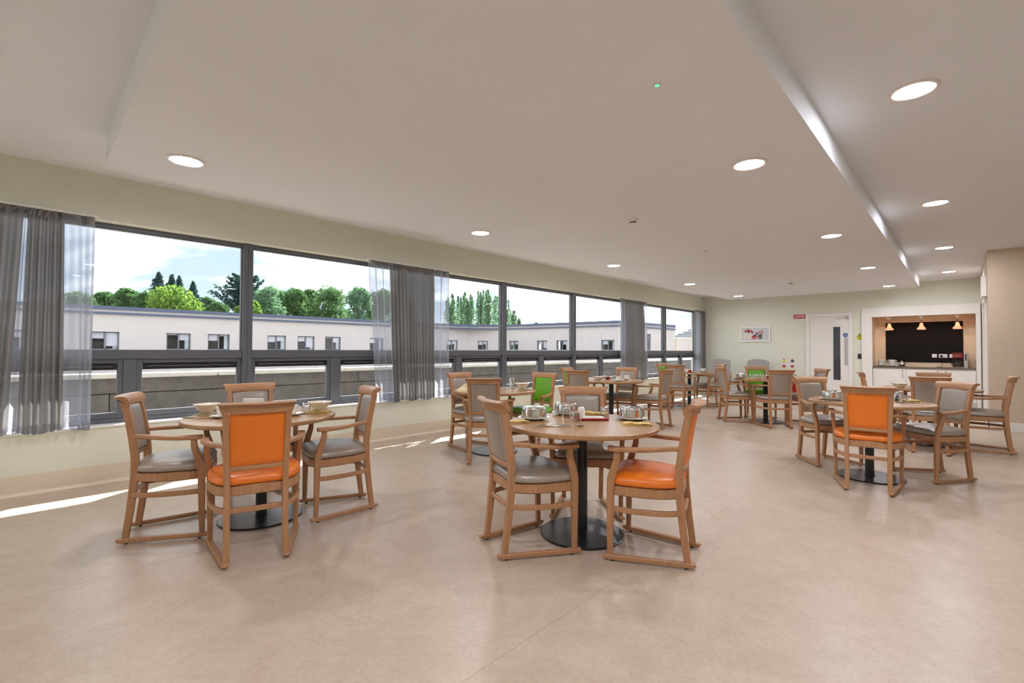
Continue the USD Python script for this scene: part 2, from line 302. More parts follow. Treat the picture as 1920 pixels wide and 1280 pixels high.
# ------------------------------------------------------------------ windows: eight bays 2.05 m wide, transom, opening lights below
YG = 5.86
MX = [1.71+2.05*k for k in range(-2, 7)]
def bay(x0, x1, n):
    t = thing('window', f'grey framed window bay {n} of the ribbon with one large pane above two opening lights', None, kind='structure')
    t.SetCustomDataByKey('label', n)
    a, b, mid = x0+.05, x1-.05, (x0+x1)/2
    obj('frame', join(box(x0, a, YG-.06, YG+.05, .527, 2.42, .004), box(b, x1, YG-.06, YG+.05, .527, 2.42, .004), box(a, b, YG-.035, YG+.05, 2.38, 2.42, .003), box(a, b, YG-.035, YG+.05, .527, .565, .003),
                      box(mid-.05, mid+.05, YG-.035, YG+.05, .565, 1.135, .003)), 'frame_grey', t, False)
    obj('transom', box(a, b, YG-.05, YG+.05, 1.135, 1.222, .004), 'frame_grey', t, False)
    obj('bead', join(box(a, a+.012, YG-.02, YG+.02, 1.222, 2.38), box(b-.012, b, YG-.02, YG+.02, 1.222, 2.38), box(a, b, YG-.02, YG+.02, 2.366, 2.38)), 'frame_grey', t, False)
    obj('pane', box(a, b, YG-.003, YG+.003, 1.222, 2.38), 'pane_glass', t, False)
    for u, v in ((a, mid-.05), (mid+.05, b)):
        s = obj('opening_light', join(box(u, u+.045, YG-.025, YG+.02, .565, 1.135, .003), box(v-.045, v, YG-.025, YG+.02, .565, 1.135, .003), box(u+.045, v-.045, YG-.025, YG+.02, 1.09, 1.135, .003), box(u+.045, v-.045, YG-.025, YG+.02, .565, .622, .003)), 'frame_grey', t, False)
        obj('pane', box(u+.045, v-.045, YG-.003, YG+.003, .622, 1.03), 'pane_glass', s, False)
        obj('vent', join(box(u+.05, v-.05, YG-.02, YG+.012, 1.028, 1.058, .003), box(u+.05, v-.05, YG-.03, YG+.012, 1.06, 1.09, .003)), 'vent_black', s, False)
        obj('bracket', join(box(u+.047, u+.075, YG-.045, YG-.02, 1.03, 1.09, .003), box(v-.075, v-.047, YG-.045, YG-.02, 1.03, 1.09, .003)), 'vent_black', s, False)
for k in range(8):
    bay(MX[k], MX[k+1], ['grey window bay hidden behind and left of the leftmost curtain', 'leftmost visible grey window bay above the left table, first curtain at its edge', 'second grey window bay, wide view of trees, left of the middle curtain',
        'grey window bay mostly hidden behind the thick middle curtain', 'grey window bay with the poplar tops and the roof corner outside', 'grey window bay with the far wing outside, left of the slim third curtain',
        'grey window bay behind the slim third curtain', 'last grey window bay by the end wall with the slate roofed house outside'][k])

# eaves of this building outside, above the windows (they keep the high sun off the upper panes)
struct('trim', box(XB-.2, XF+.9, YW+.26, 7.1, 2.70, 2.95), 'white_satin', 'deep roof overhang outside above the windows')

# ------------------------------------------------------------------ curtains
def pleats(segs, ztop, zbot, y, amp=.028, seed=0, nz=26):
    """one hanging cloth of voile in pieces; segs: (x at top from, to, x at bottom from, to, waves). Returns one mesh per piece."""
    r = np.random.default_rng(seed); N = int(sum(sg_[4] for sg_ in segs))+3; JA, JB = r.uniform(.55, 1.25, N), r.uniform(-.3, .3, N); out = []; p0 = 0.
    for (a, b, c, d, n) in segs:
        k = max(10, int(n*16)); s = np.linspace(0, 1, k+1); X0, X1, PH = a+(b-a)*s, c+(d-c)*s, p0+s*n; p0 += n
        jit = np.interp(PH, np.arange(N), JA); sh = np.interp(PH, np.arange(N), JB); V = []
        for i in range(nz+1):
            t = i/nz; z = ztop+(zbot-ztop)*t; g = .45+.55*min(1, t*6)
            yy = y+amp*g*jit*np.sin(2*PI*(PH+sh*t))+.004*np.sin(9*t+PH)
            xx = X0+(X1-X0)*t+.010*np.sin(PI*PH+3*t)*t*np.sin(PI*s)
            V.append(np.c_[xx, yy, z+(.012*np.sin(PH*1.3) if i == nz else 0)*np.ones_like(xx)])
        V = np.array(V); m = V.shape[1]; V = V.reshape(-1, 3)
        out.append(quads(V, [(i*m+j, i*m+j+1, (i+1)*m+j+1, (i+1)*m+j) for i in range(nz) for j in range(m-1)]))
    return out
CZ0, CZ1, CY = 2.415, .515, 5.648
def curtain(label, segs, seed, rail):
    t = thing('curtain', label, 'curtain', (0, 0, 0)); S = [s_[:5] for s_ in segs]
    for m, s_ in zip(pleats(S, CZ0, CZ1, CY, seed=seed), segs): obj('sheer_voile' if s_[5] else 'gathered_voile', m, 'voile_sheer' if s_[5] else 'voile_gathered', t, True)
    obj('heading_tape', join(*pleats(S, CZ0+.004, CZ0-.06, CY, amp=.030, seed=seed, nz=3)), 'voile_gathered', t, True); obj('hem', join(*pleats([(a_*.035+c_*.965, b_*.035+d_*.965, c_, d_, n_) for a_, b_, c_, d_, n_ in S], CZ1+.07, CZ1-.002, CY, amp=.030, seed=seed, nz=3)), 'voile_sheer', t, True)
    obj('track', box(rail[0], rail[1], CY-.012, CY+.02, CZ0+.002, CZ0+.02, .003), 'white_satin', t, False)
curtain('wide grey voile curtain at the far left edge of the windows', [(-1.2, -.045, -1.2, -.12, 15, 0), (-.045, -.02, -.12, -.06, 1, 1), (-.02, .20, -.06, .215, 5, 0), (.20, .40, .215, .395, 2, 1)], 1, (-1.3, .42))
curtain('thick grey pleated voile curtain between the left and middle tables', [(3.10, 3.42, 3.24, 3.50, 3, 1), (3.42, 4.16, 3.50, 4.18, 13, 0), (4.16, 4.445, 4.18, 4.45, 2, 1)], 2, (3.08, 4.47))
curtain('slim grey voile curtain, third from the left', [(9.37, 9.60, 9.40, 9.62, 2, 1), (9.60, 10.45, 9.62, 10.55, 13, 0), (10.45, 10.62, 10.55, 10.68, 1, 1)], 3, (9.33, 10.72))
curtain('grey voile curtain in the far corner by the end wall', [(13.52, 13.95, 13.55, 13.97, 4, 1), (13.95, 14.22, 13.97, 14.24, 6, 0)], 4, (13.48, 14.25))

# ------------------------------------------------------------------ ceiling fittings
@kindof
def downlight(t):
    obj('trim_ring', lathe([(.125, 0), (.125, -.004), (.118, -.009), (.104, -.009), (.098, -.004), (.098, 0)], 40), 'light_trim', t, 40)
    obj('diffuser', lathe([(0, -.005), (.098, -.005)], 32).copy(), 'lamp_glow', t, False, 'glowing round diffuser')
def dl(x, y, z, label): downlight('downlight', label, 'ceiling light', (x, y, z), 0, 'recessed round ceiling downlights')
ORD = ['nearest', 'second', 'third', 'fourth', 'fifth']
for k in range(5): dl(.80+2.99*k-(.02 if k else 0), 4.185, ZL, f'round lit downlight on the dropped ceiling panel, window side row, {ORD[k]} to the viewer')
for k, nm in ((0, 'outside the picture'), (1, 'nearest in view'), (2, 'second in view'), (3, 'third in view'), (4, 'farthest, by the end wall')):
    dl(.72+3.04*k, 1.155, ZL, f'round lit downlight on the dropped ceiling panel, inner row, {nm}')
for k, nm in ((0, 'outside the picture'), (1, 'largest and nearest in view'), (2, 'second in view'), (3, 'third in view'), (4, 'farthest')):
    dl(.72+3.03*k, .21, ZU, f'round lit downlight in the upper ceiling on the right, {nm}')
for x in (-2.3, .72, 3.75): dl(x, -2.4, ZU, f'round lit downlight in the upper ceiling outside the picture, {"behind" if x < 0 else "beside" if x < 1 else "right"} of the viewer')
for y in (1.2, 4.2): dl(-2.3, y, ZU, f'round lit downlight in the upper ceiling behind the viewer, {"window" if y > 2 else "inner"} side')
@kindof
def detector(t):
    obj('base', lathe([(0, 0), (.054, 0), (.053, -.01), (.046, -.014), (.044, -.036), (0, -.036)], 28), 'white_satin', t, 40)
    obj('vent_slots', lathe([(.034, -.036), (.036, -.038), (.033, -.046), (.02, -.048), (0, -.048)], 28), 'black_plastic', t, 40)
    obj('cap', lathe([(0, -.046), (.034, -.047), (.034, -.05), (.028, -.058), (0, -.06)], 28), 'white_satin', t, 40)
detector('smoke_detector', 'small white smoke detector in the middle of the dropped ceiling panel', 'smoke detector', (4.486, 2.541, ZL))
detector('smoke_detector', 'small smoke detector far away near the end wall', 'smoke detector', (10.81, 2.535, ZL))
e = thing('emergency_light', 'tiny round emergency light with green glow on the ceiling panel', 'emergency light', (2.297, 1.159, ZL))
obj('rim', lathe([(.022, 0), (.021, -.005), (.014, -.006), (.012, -.002), (.012, 0)], 24), 'light_trim', e, 40); obj('lens', lathe([(0, -.006), (.008, -.004), (.012, -.001)], 20), 'green_led', e, 40)
e = thing('sprinkler', 'tiny dark ceiling dot behind the smoke detector', 'sensor', (6.674, 2.633, ZL)); obj('cap', lathe([(.012, 0), (.01, -.006), (0, -.007)], 16), 'black_plastic', e, 40)
t = thing('wall_unit', 'white box unit high on the side wall beside the right corner', 'wall unit', (10.95, YC, 2.30))
obj('housing', box(-.16, .16, 0, .07, -.17, .17, .012), 'white_satin', t, 35); obj('lens', box(-.05, .05, .02, .075, -.185, -.165, .004), 'white_gloss', t, False)

# ------------------------------------------------------------------ alcove: white boxed surround, cupboards, worktop
sr = thing('trim', 'white boxed surround framing the drinks alcove', None, kind='structure')
obj('header', box(XF-.05, XF+.06, -.262, 1.82, 2.06, 2.285, .004), 'white_gloss', sr, False)
obj('jamb', box(XF-.05, XF+.06, 1.61, 1.82, 0, 2.06, .004), 'white_gloss', sr, False); obj('jamb', box(XF-.05, XF+.06, -.262, -.185, 0, 2.06, .004), 'white_gloss', sr, False)
struct('wall_alcove', join(box(XF+.06, XF+AD, 1.61, 1.82, 0, HZ), box(XF+.06, XF+AD, A0, -.185, 0, HZ), box(XF+AD-.01, XF+AD, -.185, 1.61, 0, HZ), box(XF+.06, XF+AD, -.185, 1.61, 2.06, HZ)), 'alcove_paint', 'warm beige back and cheeks of the drinks alcove')
XK = XF+AD-.01
b = obj('splash_panel', box(XK-.014, XK-.0005, .016, 1.40, .972, 1.93, .002), 'dark_board', None, False); tag(b, 'large black speckled board on the back of the alcove', 'board')
b = obj('worktop', box(XF-.03, XK-.001, -.183, 1.608, .835, .862, .004), 'worktop', None, False); tag(b, 'thin grey brown worktop across the alcove', 'worktop')
def cupboard(y0, y1, label, hy, handle, lock):
    t = thing('cupboard', label, 'cupboard', (XF, (y0+y1)/2, 0)); w = (y1-y0)/2
    obj('body', box(.02, AD-.03, -w, w, .1, .832), 'white_satin', t, False); obj('plinth', box(.05, AD-.03, -w, w, 0, .1), 'white_satin', t, False)
    d = obj('door', box(-.002, .018, -w+.002, w-.002, .105, .83, .003), 'white_gloss', t, False)
    if lock: obj('lock', moved(trimesh.creation.cylinder(.011, .012, sections=20), (-.006, hy, .775), ry=PI/2), 'vent_black', d, 40)
    if handle: obj('handle', join(box(-.03, -.02, hy-.006, hy+.006, .60, .73, .003), box(-.022, 0, hy-.005, hy+.005, .605, .617), box(-.022, 0, hy-.005, hy+.005, .713, .725)), 'satin_steel', d, False)
YD = [1.607, .985, .37, -.182]
cupboard(YD[1], YD[0], 'left white cupboard under the alcove worktop', -.25, True, True)
cupboard(YD[2], YD[1], 'middle white cupboard under the alcove worktop', -.24, True, True)
cupboard(YD[3], YD[2], 'right white cupboard under the alcove worktop', .21, True, True)
@kindof
def pendant(t):
    obj('ceiling_rose', lathe([(.055, 0), (.05, -.03), (.012, -.075), (0, -.075)], 24), 'white_gloss', t, 40)
    obj('cord', lathe([(.004, -.07), (.004, -.17)], 8), 'black_plastic', t, 40)
    obj('shade', lathe([(.012, -.155), (.03, -.165), (.042, -.24), (.078, -.275), (.085, -.315), (.082, -.315), (.074, -.278), (.038, -.243), (.026, -.17)], 32), 'pendant_shade', t, 50)
    obj('bulb', lathe([(0, -.21), (.02, -.225), (.026, -.255), (.016, -.28), (0, -.287)], 20), 'warm_bulb', t, 40)
for y, w in ((1.31, 'left'), (.72, 'middle'), (.105, 'right')):
    pendant('pendant_lamp', f'{w} small white bell pendant lamp hanging in the alcove', 'pendant lamp', (XF+.28, y, 2.06), 0, 'three pendant lamps in the alcove')
def socket(y, w, label, plug=False):
    t = thing('socket', label, 'socket', (XK-.014, y, 1.13))
    obj('plate', box(-.009, 0, -w/2, w/2, -.043, .043, .003), 'white_gloss', t, False)
    for s in ((-.035, .035) if w > .1 else (0,)): obj('switch', box(-.012, -.008, s-.006, s+.006, .012, .03, .002), 'white_satin', t, False)
    if plug: obj('plug', box(-.045, -.009, .008, .05, -.028, .02, .008), 'black_plastic', t, False)
socket(.505, .088, 'single white switch plate, left of the three on the black board')
socket(.355, .15, 'double white socket with a black plug on the black board', True)
socket(.205, .088, 'white plate half hidden behind the coffee machine')
t = thing('coffee_machine', 'red and black filter coffee machine with glass jug on the worktop', 'coffee machine', (XF+.22, .105, .862))
obj('base', box(-.11, .10, -.09, .09, 0, .03, .008), 'steel', t, False); obj('back_column', box(.03, .10, -.09, .09, .03, .25, .006), 'black_plastic', t, False)
h = obj('brew_head', box(-.10, .10, -.085, .09, .215, .345, .01), 'coffee_red', t, False)
for i in range(2):
    for j in range(3): obj('button', box(-.106, -.1, -.04+.04*j, -.015+.04*j, .25+.03*i, .262+.03*i, .002), 'satin_steel', h, False)
j = obj('jug', lathe([(0, .032), (.062, .032), (.072, .06), (.07, .12), (.05, .165), (.05, .175), (.046, .175), (.046, .165), (.066, .118), (.068, .06), (.058, .036), (0, .036)], 28, -.035, 0), 'tumbler_glass', t, 50)
obj('coffee', lathe([(0, .038), (.057, .038), (.066, .06), (.065, .10), (0, .10)], 24, -.035, 0), 'coffee_dark', j, 40); obj('jug_lid', lathe([(0, .19), (.04, .187), (.052, .176), (0, .176)], 24, -.035, 0), 'black_plastic', j, 40)
obj('jug_handle', tube([(-.035, .05, .165), (-.035, .10, .16), (-.035, .112, .12), (-.035, .10, .075), (-.035, .07, .065)], .009), 'black_plastic', j, 40)
obj('side_tank', box(-.05, .10, -.165, -.092, 0, .345, .008), 'satin_steel', t, False)
obj('gauge', box(-.053, -.049, -.14, -.12, .17, .31), 'vent_black', t, False)
c = obj('power_cord', tube(spline([(XF+.30, .205, .87), (XF+.24, .34, .868), (XF+.26, .44, .868), (XF+.34, .47, .872), (XF+.36, .40, .872), (XK-.05, .36, 1.0), (XK-.06, .34, 1.11)], 40), .004), 'black_plastic', None, 40); tag(c, 'black power cord curling on the worktop beside the coffee machine', 'cord')
t = obj('tray', box(XF+.09, XF+.36, .98, 1.585, .862, .872, .004), 'vent_black', None, False); tag(t, 'dark tray on the worktop carrying the cups', 'tray')
CUP = [(0, 0), (.024, 0), (.026, .006), (.036, .03), (.041, .062), (.0435, .068), (.041, .068), (.037, .06), (.031, .03), (.02, .008), (0, .008)]
def cup_handle(z0=.0): return tube(spline([(.037, 0, .052+z0), (.056, 0, .054+z0), (.062, 0, .038+z0), (.052, 0, .022+z0), (.034, 0, .02+z0)], 14), .0042)
@kindof
def tea_cup(t):
    obj('bowl', lathe(CUP, 28), 'white_ceramic', t, 50); obj('handle', cup_handle(), 'white_ceramic', t, 40)
@kindof
def saucer(t): obj('dish', lathe([(0, 0), (.04, 0), (.045, .004), (.072, .016), (.073, .018), (.044, .008), (0, .007)], 32), 'white_ceramic', t, 40)
@kindof
def soup_cup(t):
    obj('bowl', lathe([(r*1.75, z*1.1) for r, z in CUP], 32), 'white_ceramic', t, 50)
    for q in (0, PI): obj('handle', moved(tube(spline([(.062, 0, .058), (.088, 0, .06), (.09, 0, .045), (.056, 0, .036)], 12), .005), rz=q), 'white_ceramic', t, 40)
SL = dict(L=(XF+.20, 1.46), R=(XF+.20, 1.26))
for k, w in (('L', 'left'), ('R', 'right')):
    saucer('saucer', f'white saucer under the {w} stack of cups on the alcove tray', 'saucer', (*SL[k], .872))
    soup_cup('soup_cup', f'lower white two handled cup of the {w} stack on the alcove tray', 'cup', (*SL[k], .880), 1.2); soup_cup('soup_cup', f'upper white two handled cup of the {w} stack on the alcove tray', 'cup', (*SL[k], .9555), 1.7)
t = thing('teapot', 'small shiny metal teapot on the alcove tray', 'teapot', (XF+.22, 1.075, .872), -PI/2)
obj('body', lathe([(0, 0), (.04, 0), (.042, .006), (.068, .04), (.068, .075), (.04, .108), (.036, .11), (0, .11)], 28), 'steel', t, 50)
obj('lid', lathe([(.038, .11), (.03, .12), (.008, .125), (.006, .133), (.012, .143), (0, .148)], 20), 'steel', t, 50)
obj('spout', tube([(.055, 0, .045), (.085, 0, .06), (.1, 0, .085)], [.014, .01, .007]), 'steel', t, 50); obj('handle', tube(spline([(-.055, 0, .07), (-.09, 0, .075), (-.095, 0, .045), (-.06, 0, .03)], 14), .005), 'steel', t, 50)

# ------------------------------------------------------------------ on the end wall
t = thing('picture', 'white framed picture of jugs with red poppies on the end wall', 'picture', (XF, 4.257, 1.694))
obj('frame', join(box(-.03, 0, -.40, .40, .175, .22, .004), box(-.03, 0, -.40, .40, -.22, -.175, .004), box(-.03, 0, -.40, -.355, -.175, .175, .004), box(-.03, 0, .355, .40, -.175, .175, .004)), 'picture_white', t, False)
pc = obj('canvas', box(-.018, 0, -.355, .355, -.175, .175), 'paint_grey', t, False)
def blob(cx, cz, w, h, m, name='painted_shape', k=0, n=14):
    p = [(cx+w*math.cos(a)*(1+.15*math.sin(3*a+k)), cz+h*math.sin(a)*(1+.15*math.cos(2*a+k))) for a in np.arange(n)*2*PI/n]
    m_ = prism(p, 0, .0015+.0004*k); v = m_.vertices; obj(name, tm(np.c_[-.018-v[:, 2], v[:, 0], v[:, 1]], m_.faces[:, ::-1]), m, pc, False)
blob(.25, -.05, .075, .11, 'paint_cream', 'painted_jug', 1); blob(.13, -.06, .05, .09, 'paint_cream', 'painted_jug', 2); blob(.02, -.08, .1, .06, 'paint_rose', 'painted_bowl', 1); blob(-.14, -.06, .055, .085, 'paint_green', 'painted_vase', 1)
for i, (y, z) in enumerate(((.24, .09), (.17, .07), (.12, .10), (.07, .06), (.18, .12), (.0, -.03), (.03, -.06), (-.05, .02))): blob(y, z, .034, .026, 'poppy_red' if i < 5 or i == 6 else 'paint_dark', 'painted_poppy', 3+i % 3, 10)
for y, z in ((-.11, .06), (-.16, .08), (-.2, .05)): blob(y, z, .022, .03, 'paint_rose', 'painted_flower', 3, 10)
t = thing('fire_point_sign', 'small red sign reading FIRE POINT left of the door', 'sign', (XF, 3.16, 2.146))
pl = obj('plate', box(-.004, 0, -.137, .137, -.052, .052, .001), 'sign_red', t, False)
text('FIRE POINT', .05, (-.006, -.03, 0), 'sign_white', pl, width=.19)
ex = join(prism([(0, -.03), (.018, -.03), (.018, .015), (.01, .03), (0, .03)], 0, .002)); v = ex.vertices; obj('pictogram', tm(np.c_[-.004-v[:, 2], v[:, 0]+.085, v[:, 1]], ex.faces[:, ::-1]), 'sign_white', pl, False)
t = thing('warning_sign', 'yellow triangular warning notice between the door and the alcove', 'sign', (XF, 1.862, 1.60))
pl = obj('plate', box(-.003, 0, -.056, .056, -.088, -.028, .001), 'sign_yellow', t, False)
for nm, s, m, d in (('triangle_border', 1., 'sign_black', .003), ('triangle_field', .74, 'sign_yellow', .0045)):
    q = prism([(-.06*s, -.022*s), (.06*s, -.022*s), (0, .085*s)], 0, d); v = q.vertices; obj(nm, tm(np.c_[-v[:, 2], v[:, 0], v[:, 1]+(0.003 if s < 1 else 0)], q.faces[:, ::-1]), m, t, False)
q = prism([(-.024, .004), (.02, .002), (.03, .012), (.012, .018), (.004, .03), (-.004, .028), (-.006, .016), (-.024, .012)], 0, .006); v = q.vertices; obj('hand_symbol', tm(np.c_[-v[:, 2], v[:, 0], v[:, 1]], q.faces[:, ::-1]), 'sign_black', t, False)
text('HOT WATER', .012, (-.005, 0, -.045), 'sign_black', pl, width=.085); text('CAUTION', .012, (-.005, 0, -.07), 'sign_black', pl, width=.07)
t = thing('door_reader', 'small black access keypad beside the door', 'keypad', (XF, 1.856, 1.105))
obj('backplate', box(-.012, 0, -.052, .052, -.066, .066, .01), 'satin_steel', t, 35); obj('keypad_face', box(-.03, -.01, -.04, .04, -.058, .058, .012), 'black_plastic', t, 35)
def ext_sign(y, band, label):
    t = thing('extinguisher_sign', label, 'sign', (XF, y, .905))
    o = sg.Polygon([(-.038, -.115), (.038, -.115), (.038, .08), (.025, .107), (0, .117), (-.025, .107), (-.038, .08)]); q = prism(o, 0, .003); v = q.vertices
    p = obj('plate', tm(np.c_[-v[:, 2], v[:, 0], v[:, 1]], q.faces[:, ::-1]), 'sign_white', t, False)
    obj('top_band', box(-.005, 0, -.026, .026, .082, .106), 'sign_red', p, False); obj('type_band', box(-.005, 0, -.038, .038, .025, .072), band, p, False); obj('base_band', box(-.005, 0, -.038, .038, -.115, -.06), 'sign_red', p, False)
    for z in (.008, -.012, -.032): obj('text_line', box(-.004, 0, -.026, .026, z-.003, z+.003), 'frame_grey', p, False)
ext_sign(3.533, 'sign_yellow', 'extinguisher notice with yellow band on the end wall'); ext_sign(3.33, 'sign_black', 'extinguisher notice with black band on the end wall')
@kindof
def extinguisher(t):
    obj('cylinder', lathe([(0, .02), (.07, .02), (.075, .03), (.075, .42), (.06, .465), (.025, .49), (.022, .5), (0, .5)], 28), 'red_metal', t, 50)
    obj('valve', join(lathe([(.02, .5), (.02, .54), (0, .54)], 16), box(-.07, .02, -.012, .012, .535, .553, .004), moved(box(-.075, .02, -.012, .012, -.006, .006, .003), (0, 0, .585), ry=.25)), 'black_plastic', t, 40)
    obj('hose', tube(spline([(0, .02, .53), (0, .08, .55), (-.01, .115, .48), (0, .10, .3), (0, .095, .18)], 24), .009), 'black_plastic', t, 50); obj('base_ring', lathe([(.076, .0), (.08, .0), (.08, .03), (.072, .03), (.072, 0)], 24), 'black_plastic', t, 40)
extinguisher('fire_extinguisher', 'red fire extinguisher on the floor under the yellow banded notice', 'fire extinguisher', (XF-.14, 3.50, 0), .3); extinguisher('fire_extinguisher', 'red fire extinguisher on the floor under the black banded notice', 'fire extinguisher', (XF-.14, 3.22, 0), -.2)

# ------------------------------------------------------------------ dining chairs
def arc(y): return -.022*(1-(y/.165)**2)
PX = lambda z: float(np.interp(z, [.03, .2, .40, .50, .56, .66, .76, .86, .93], [-.208, -.186, -.166, -.163, -.166, -.178, -.194, -.214, -.232]))
D_PLAN = [(-.172, .0), (-.172, .13), (-.15, .168), (-.11, .205), (-.05, .232), (.03, .25), (.12, .257), (.18, .254), (.222, .236), (.243, .19), (.25, .1), (.252, 0)]
def dplan(off):
    p = sg.Polygon([(x, y) for x, y in D_PLAN]+[(x, -y) for x, y in D_PLAN[-2:0:-1]]).buffer(off, join_style=1); c = np.array(p.exterior.coords)[:-1]
    t = np.r_[0, np.cumsum(np.linalg.norm(np.diff(np.vstack([c, c[:1]]), axis=0), axis=1))]; s = np.linspace(0, t[-1], 57)[:-1]
    cc = np.vstack([c, c[:1]]); return np.c_[np.interp(s, t, cc[:, 0]), np.interp(s, t, cc[:, 1])]
def loft(rings, bottom=True):
    n = len(rings[0]); V = np.vstack(rings); k = len(rings)
    q = [(i*n+j, i*n+(j+1) % n, (i+1)*n+(j+1) % n, (i+1)*n+j) for i in range(k-1) for j in range(n)]
    f = list(quads(V, q).faces); c1 = len(V); V = np.vstack([V, rings[-1].mean(0)]); f += [((k-1)*n+j, (k-1)*n+(j+1) % n, c1) for j in range(n)]
    if bottom: V = np.vstack([V, rings[0].mean(0)]); f += [((j+1) % n, j, c1+1) for j in range(n)]
    m = tm(V, f); m.fix_normals(); return m
def scaled(p, s, z): c = np.array([.035, 0]); return np.c_[c+(p-c)*s, np.full(len(p), z)]
pl0 = dplan(-.006); pl1 = dplan(.002)
SEAT = loft([scaled(pl0, .97, .444), scaled(pl1, 1., .452), scaled(pl1, 1.005, .466), scaled(pl1, .99, .482), scaled(pl1, .94, .496), scaled(pl1, .82, .506), scaled(pl1, .6, .513), scaled(pl1, .3, .517)])
SEATRAIL = loft([np.c_[dplan(.0), np.full(56, .388)], np.c_[dplan(.004), np.full(56, .392)], np.c_[dplan(.004), np.full(56, .441)], np.c_[dplan(.0), np.full(56, .445)]])
def back_mesh():
    ys = np.linspace(-.142, .142, 17); zs = np.linspace(.562, .872, 19); F, B = [], []
    for z in zs:
        for y in ys:
            e = min(1, (1-abs(y)/.142)/.16)*1.; e2 = min(1, min(z-.562, .872-z)/.03); g = math.sqrt(max(0, min(e, 1)))*math.sqrt(max(0, e2))
            x = PX(z)+arc(y)
            F.append((x+.006+.014*g, y, z)); B.append((x-.006-.010*g, y, z))
    n, k = len(ys), len(zs); V = np.array(F+B); o = n*k
    q = [(i*n+j, i*n+j+1, (i+1)*n+j+1, (i+1)*n+j) for i in range(k-1) for j in range(n-1)]
    q2 = [(o+a, o+d, o+c, o+b) for a, b, c, d in q]; e = []
    for i in range(k-1): e += [(i*n, (i+1)*n, o+(i+1)*n, o+i*n), (i*n+n-1, o+i*n+n-1, o+(i+1)*n+n-1, (i+1)*n+n-1)]
    for j in range(n-1): e += [(j, o+j, o+j+1, j+1), ((k-1)*n+j, (k-1)*n+j+1, o+(k-1)*n+j+1, o+(k-1)*n+j)]
    m = quads(V, q+q2+e); m.fix_normals(); return m
BACK = back_mesh()
def toprail():
    prof = [(.020, .868), (.021, .886), (.017, .905), (.008, .922), (-.008, .932), (-.030, .934), (-.050, .929), (-.054, .922), (-.048, .917), (-.034, .914), (-.026, .902), (-.022, .886), (-.021, .868)]
    x0 = PX(.885); R = []
    ys = np.linspace(-.197, .197, 21); n = len(prof)
    V = [(x0+p+arc(y)*1.15, y*(.925+.09*(z-.868)/.064), z) for y in ys for p, z in prof]; k = len(ys)
    q = [(i*n+j, i*n+(j+1) % n, (i+1)*n+(j+1) % n, (i+1)*n+j) for i in range(k-1) for j in range(n)]
    m = quads(V, q); f = list(m.faces)
    for b, fl_ in ((0, 1), ((k-1)*n, 0)):
        t = trimesh.creation.triangulate_polygon(sg.Polygon(prof))[1] if False else np.array([(0, i, i+1) for i in range(1, n-1)])
        f += [tuple(b+x for x in (tr if fl_ else tr[::-1])) for tr in t]
    m = tm(V, f); m.fix_normals(); return m
TOPRAIL = toprail()
def curved_rail(z, h, w, half=.15): ys = np.linspace(-half, half, 13); return bar([(PX(z)+arc(y), y, z) for y in ys], (0, 0, 1), h, w)
LOWRAIL = curved_rail(.546, .028, .022)
def rear_leg(s):
    z = np.linspace(.03, .885, 22); y = np.interp(z, [.03, .45, .885], [.150, .151, .162])
    return bar([(PX(a), s*b, a) for a, b in zip(z, y)], (1, 0, 0), np.interp(z, [.03, .45, .885], [.036, .044, .038]), .034)
def front_leg(s):
    p = spline([(.214, .246, .03), (.211, .249, .22), (.209, .252, .40), (.206, .254, .46), (.196, .257, .51), (.180, .262, .56), (.168, .267, .605), (.166, .270, .648)], 26)
    p[:, 1] *= s; z = p[:, 2]; return bar(p, (1, 0, 0), np.interp(z, [.03, .4, .48, .65], [.030, .042, .046, .032]), np.interp(z, [.03, .4, .65], [.028, .033, .030]))
def armrest(s):
    p = spline([(-.185, .158, .672), (-.13, .172, .672), (-.06, .205, .668), (.02, .242, .664), (.10, .266, .662), (.17, .277, .662), (.215, .279, .664)], 26)
    x = p[:, 0].copy(); p[:, 1] *= s; return bar(p, (0, 0, 1), .026, np.interp(x, [-.185, -.05, .1, .2, .215], [.026, .036, .046, .05, .044]), .006)
def side_stretcher(s):
    p = spline([(-.176, .15, .305), (-.145, .178, .305), (-.09, .208, .305), (0, .234, .305), (.1, .248, .305), (.21, .249, .305)], 20); p[:, 1] *= s; return bar(p, (0, 0, 1), .030, .022)
def runner(s):
    a, b = np.array((-.252, .153, .0225)), np.array((.252, .257, .0225)); d = (b-a)/np.linalg.norm(b-a)
    p = [a, a+d*.012, a+d*.03, b-d*.03, b-d*.012, b]; p = np.array(p); p[:, 1] *= s; p[[0, -1], 2] += .006; p[[1, -2], 2] += .002
    return bar(p, (0, 0, 1), [.012, .024, .028, .028, .024, .012], .034)
def glide(s, x):
    y = s*(.153+(x+.252)/.504*.104); return lathe([(0, 0), (.009, 0), (.010, .004), (.010, .009), (0, .009)], 12, x, y)
VIN = dict(grey='grey_vinyl', orange='orange_vinyl', green='green_vinyl')
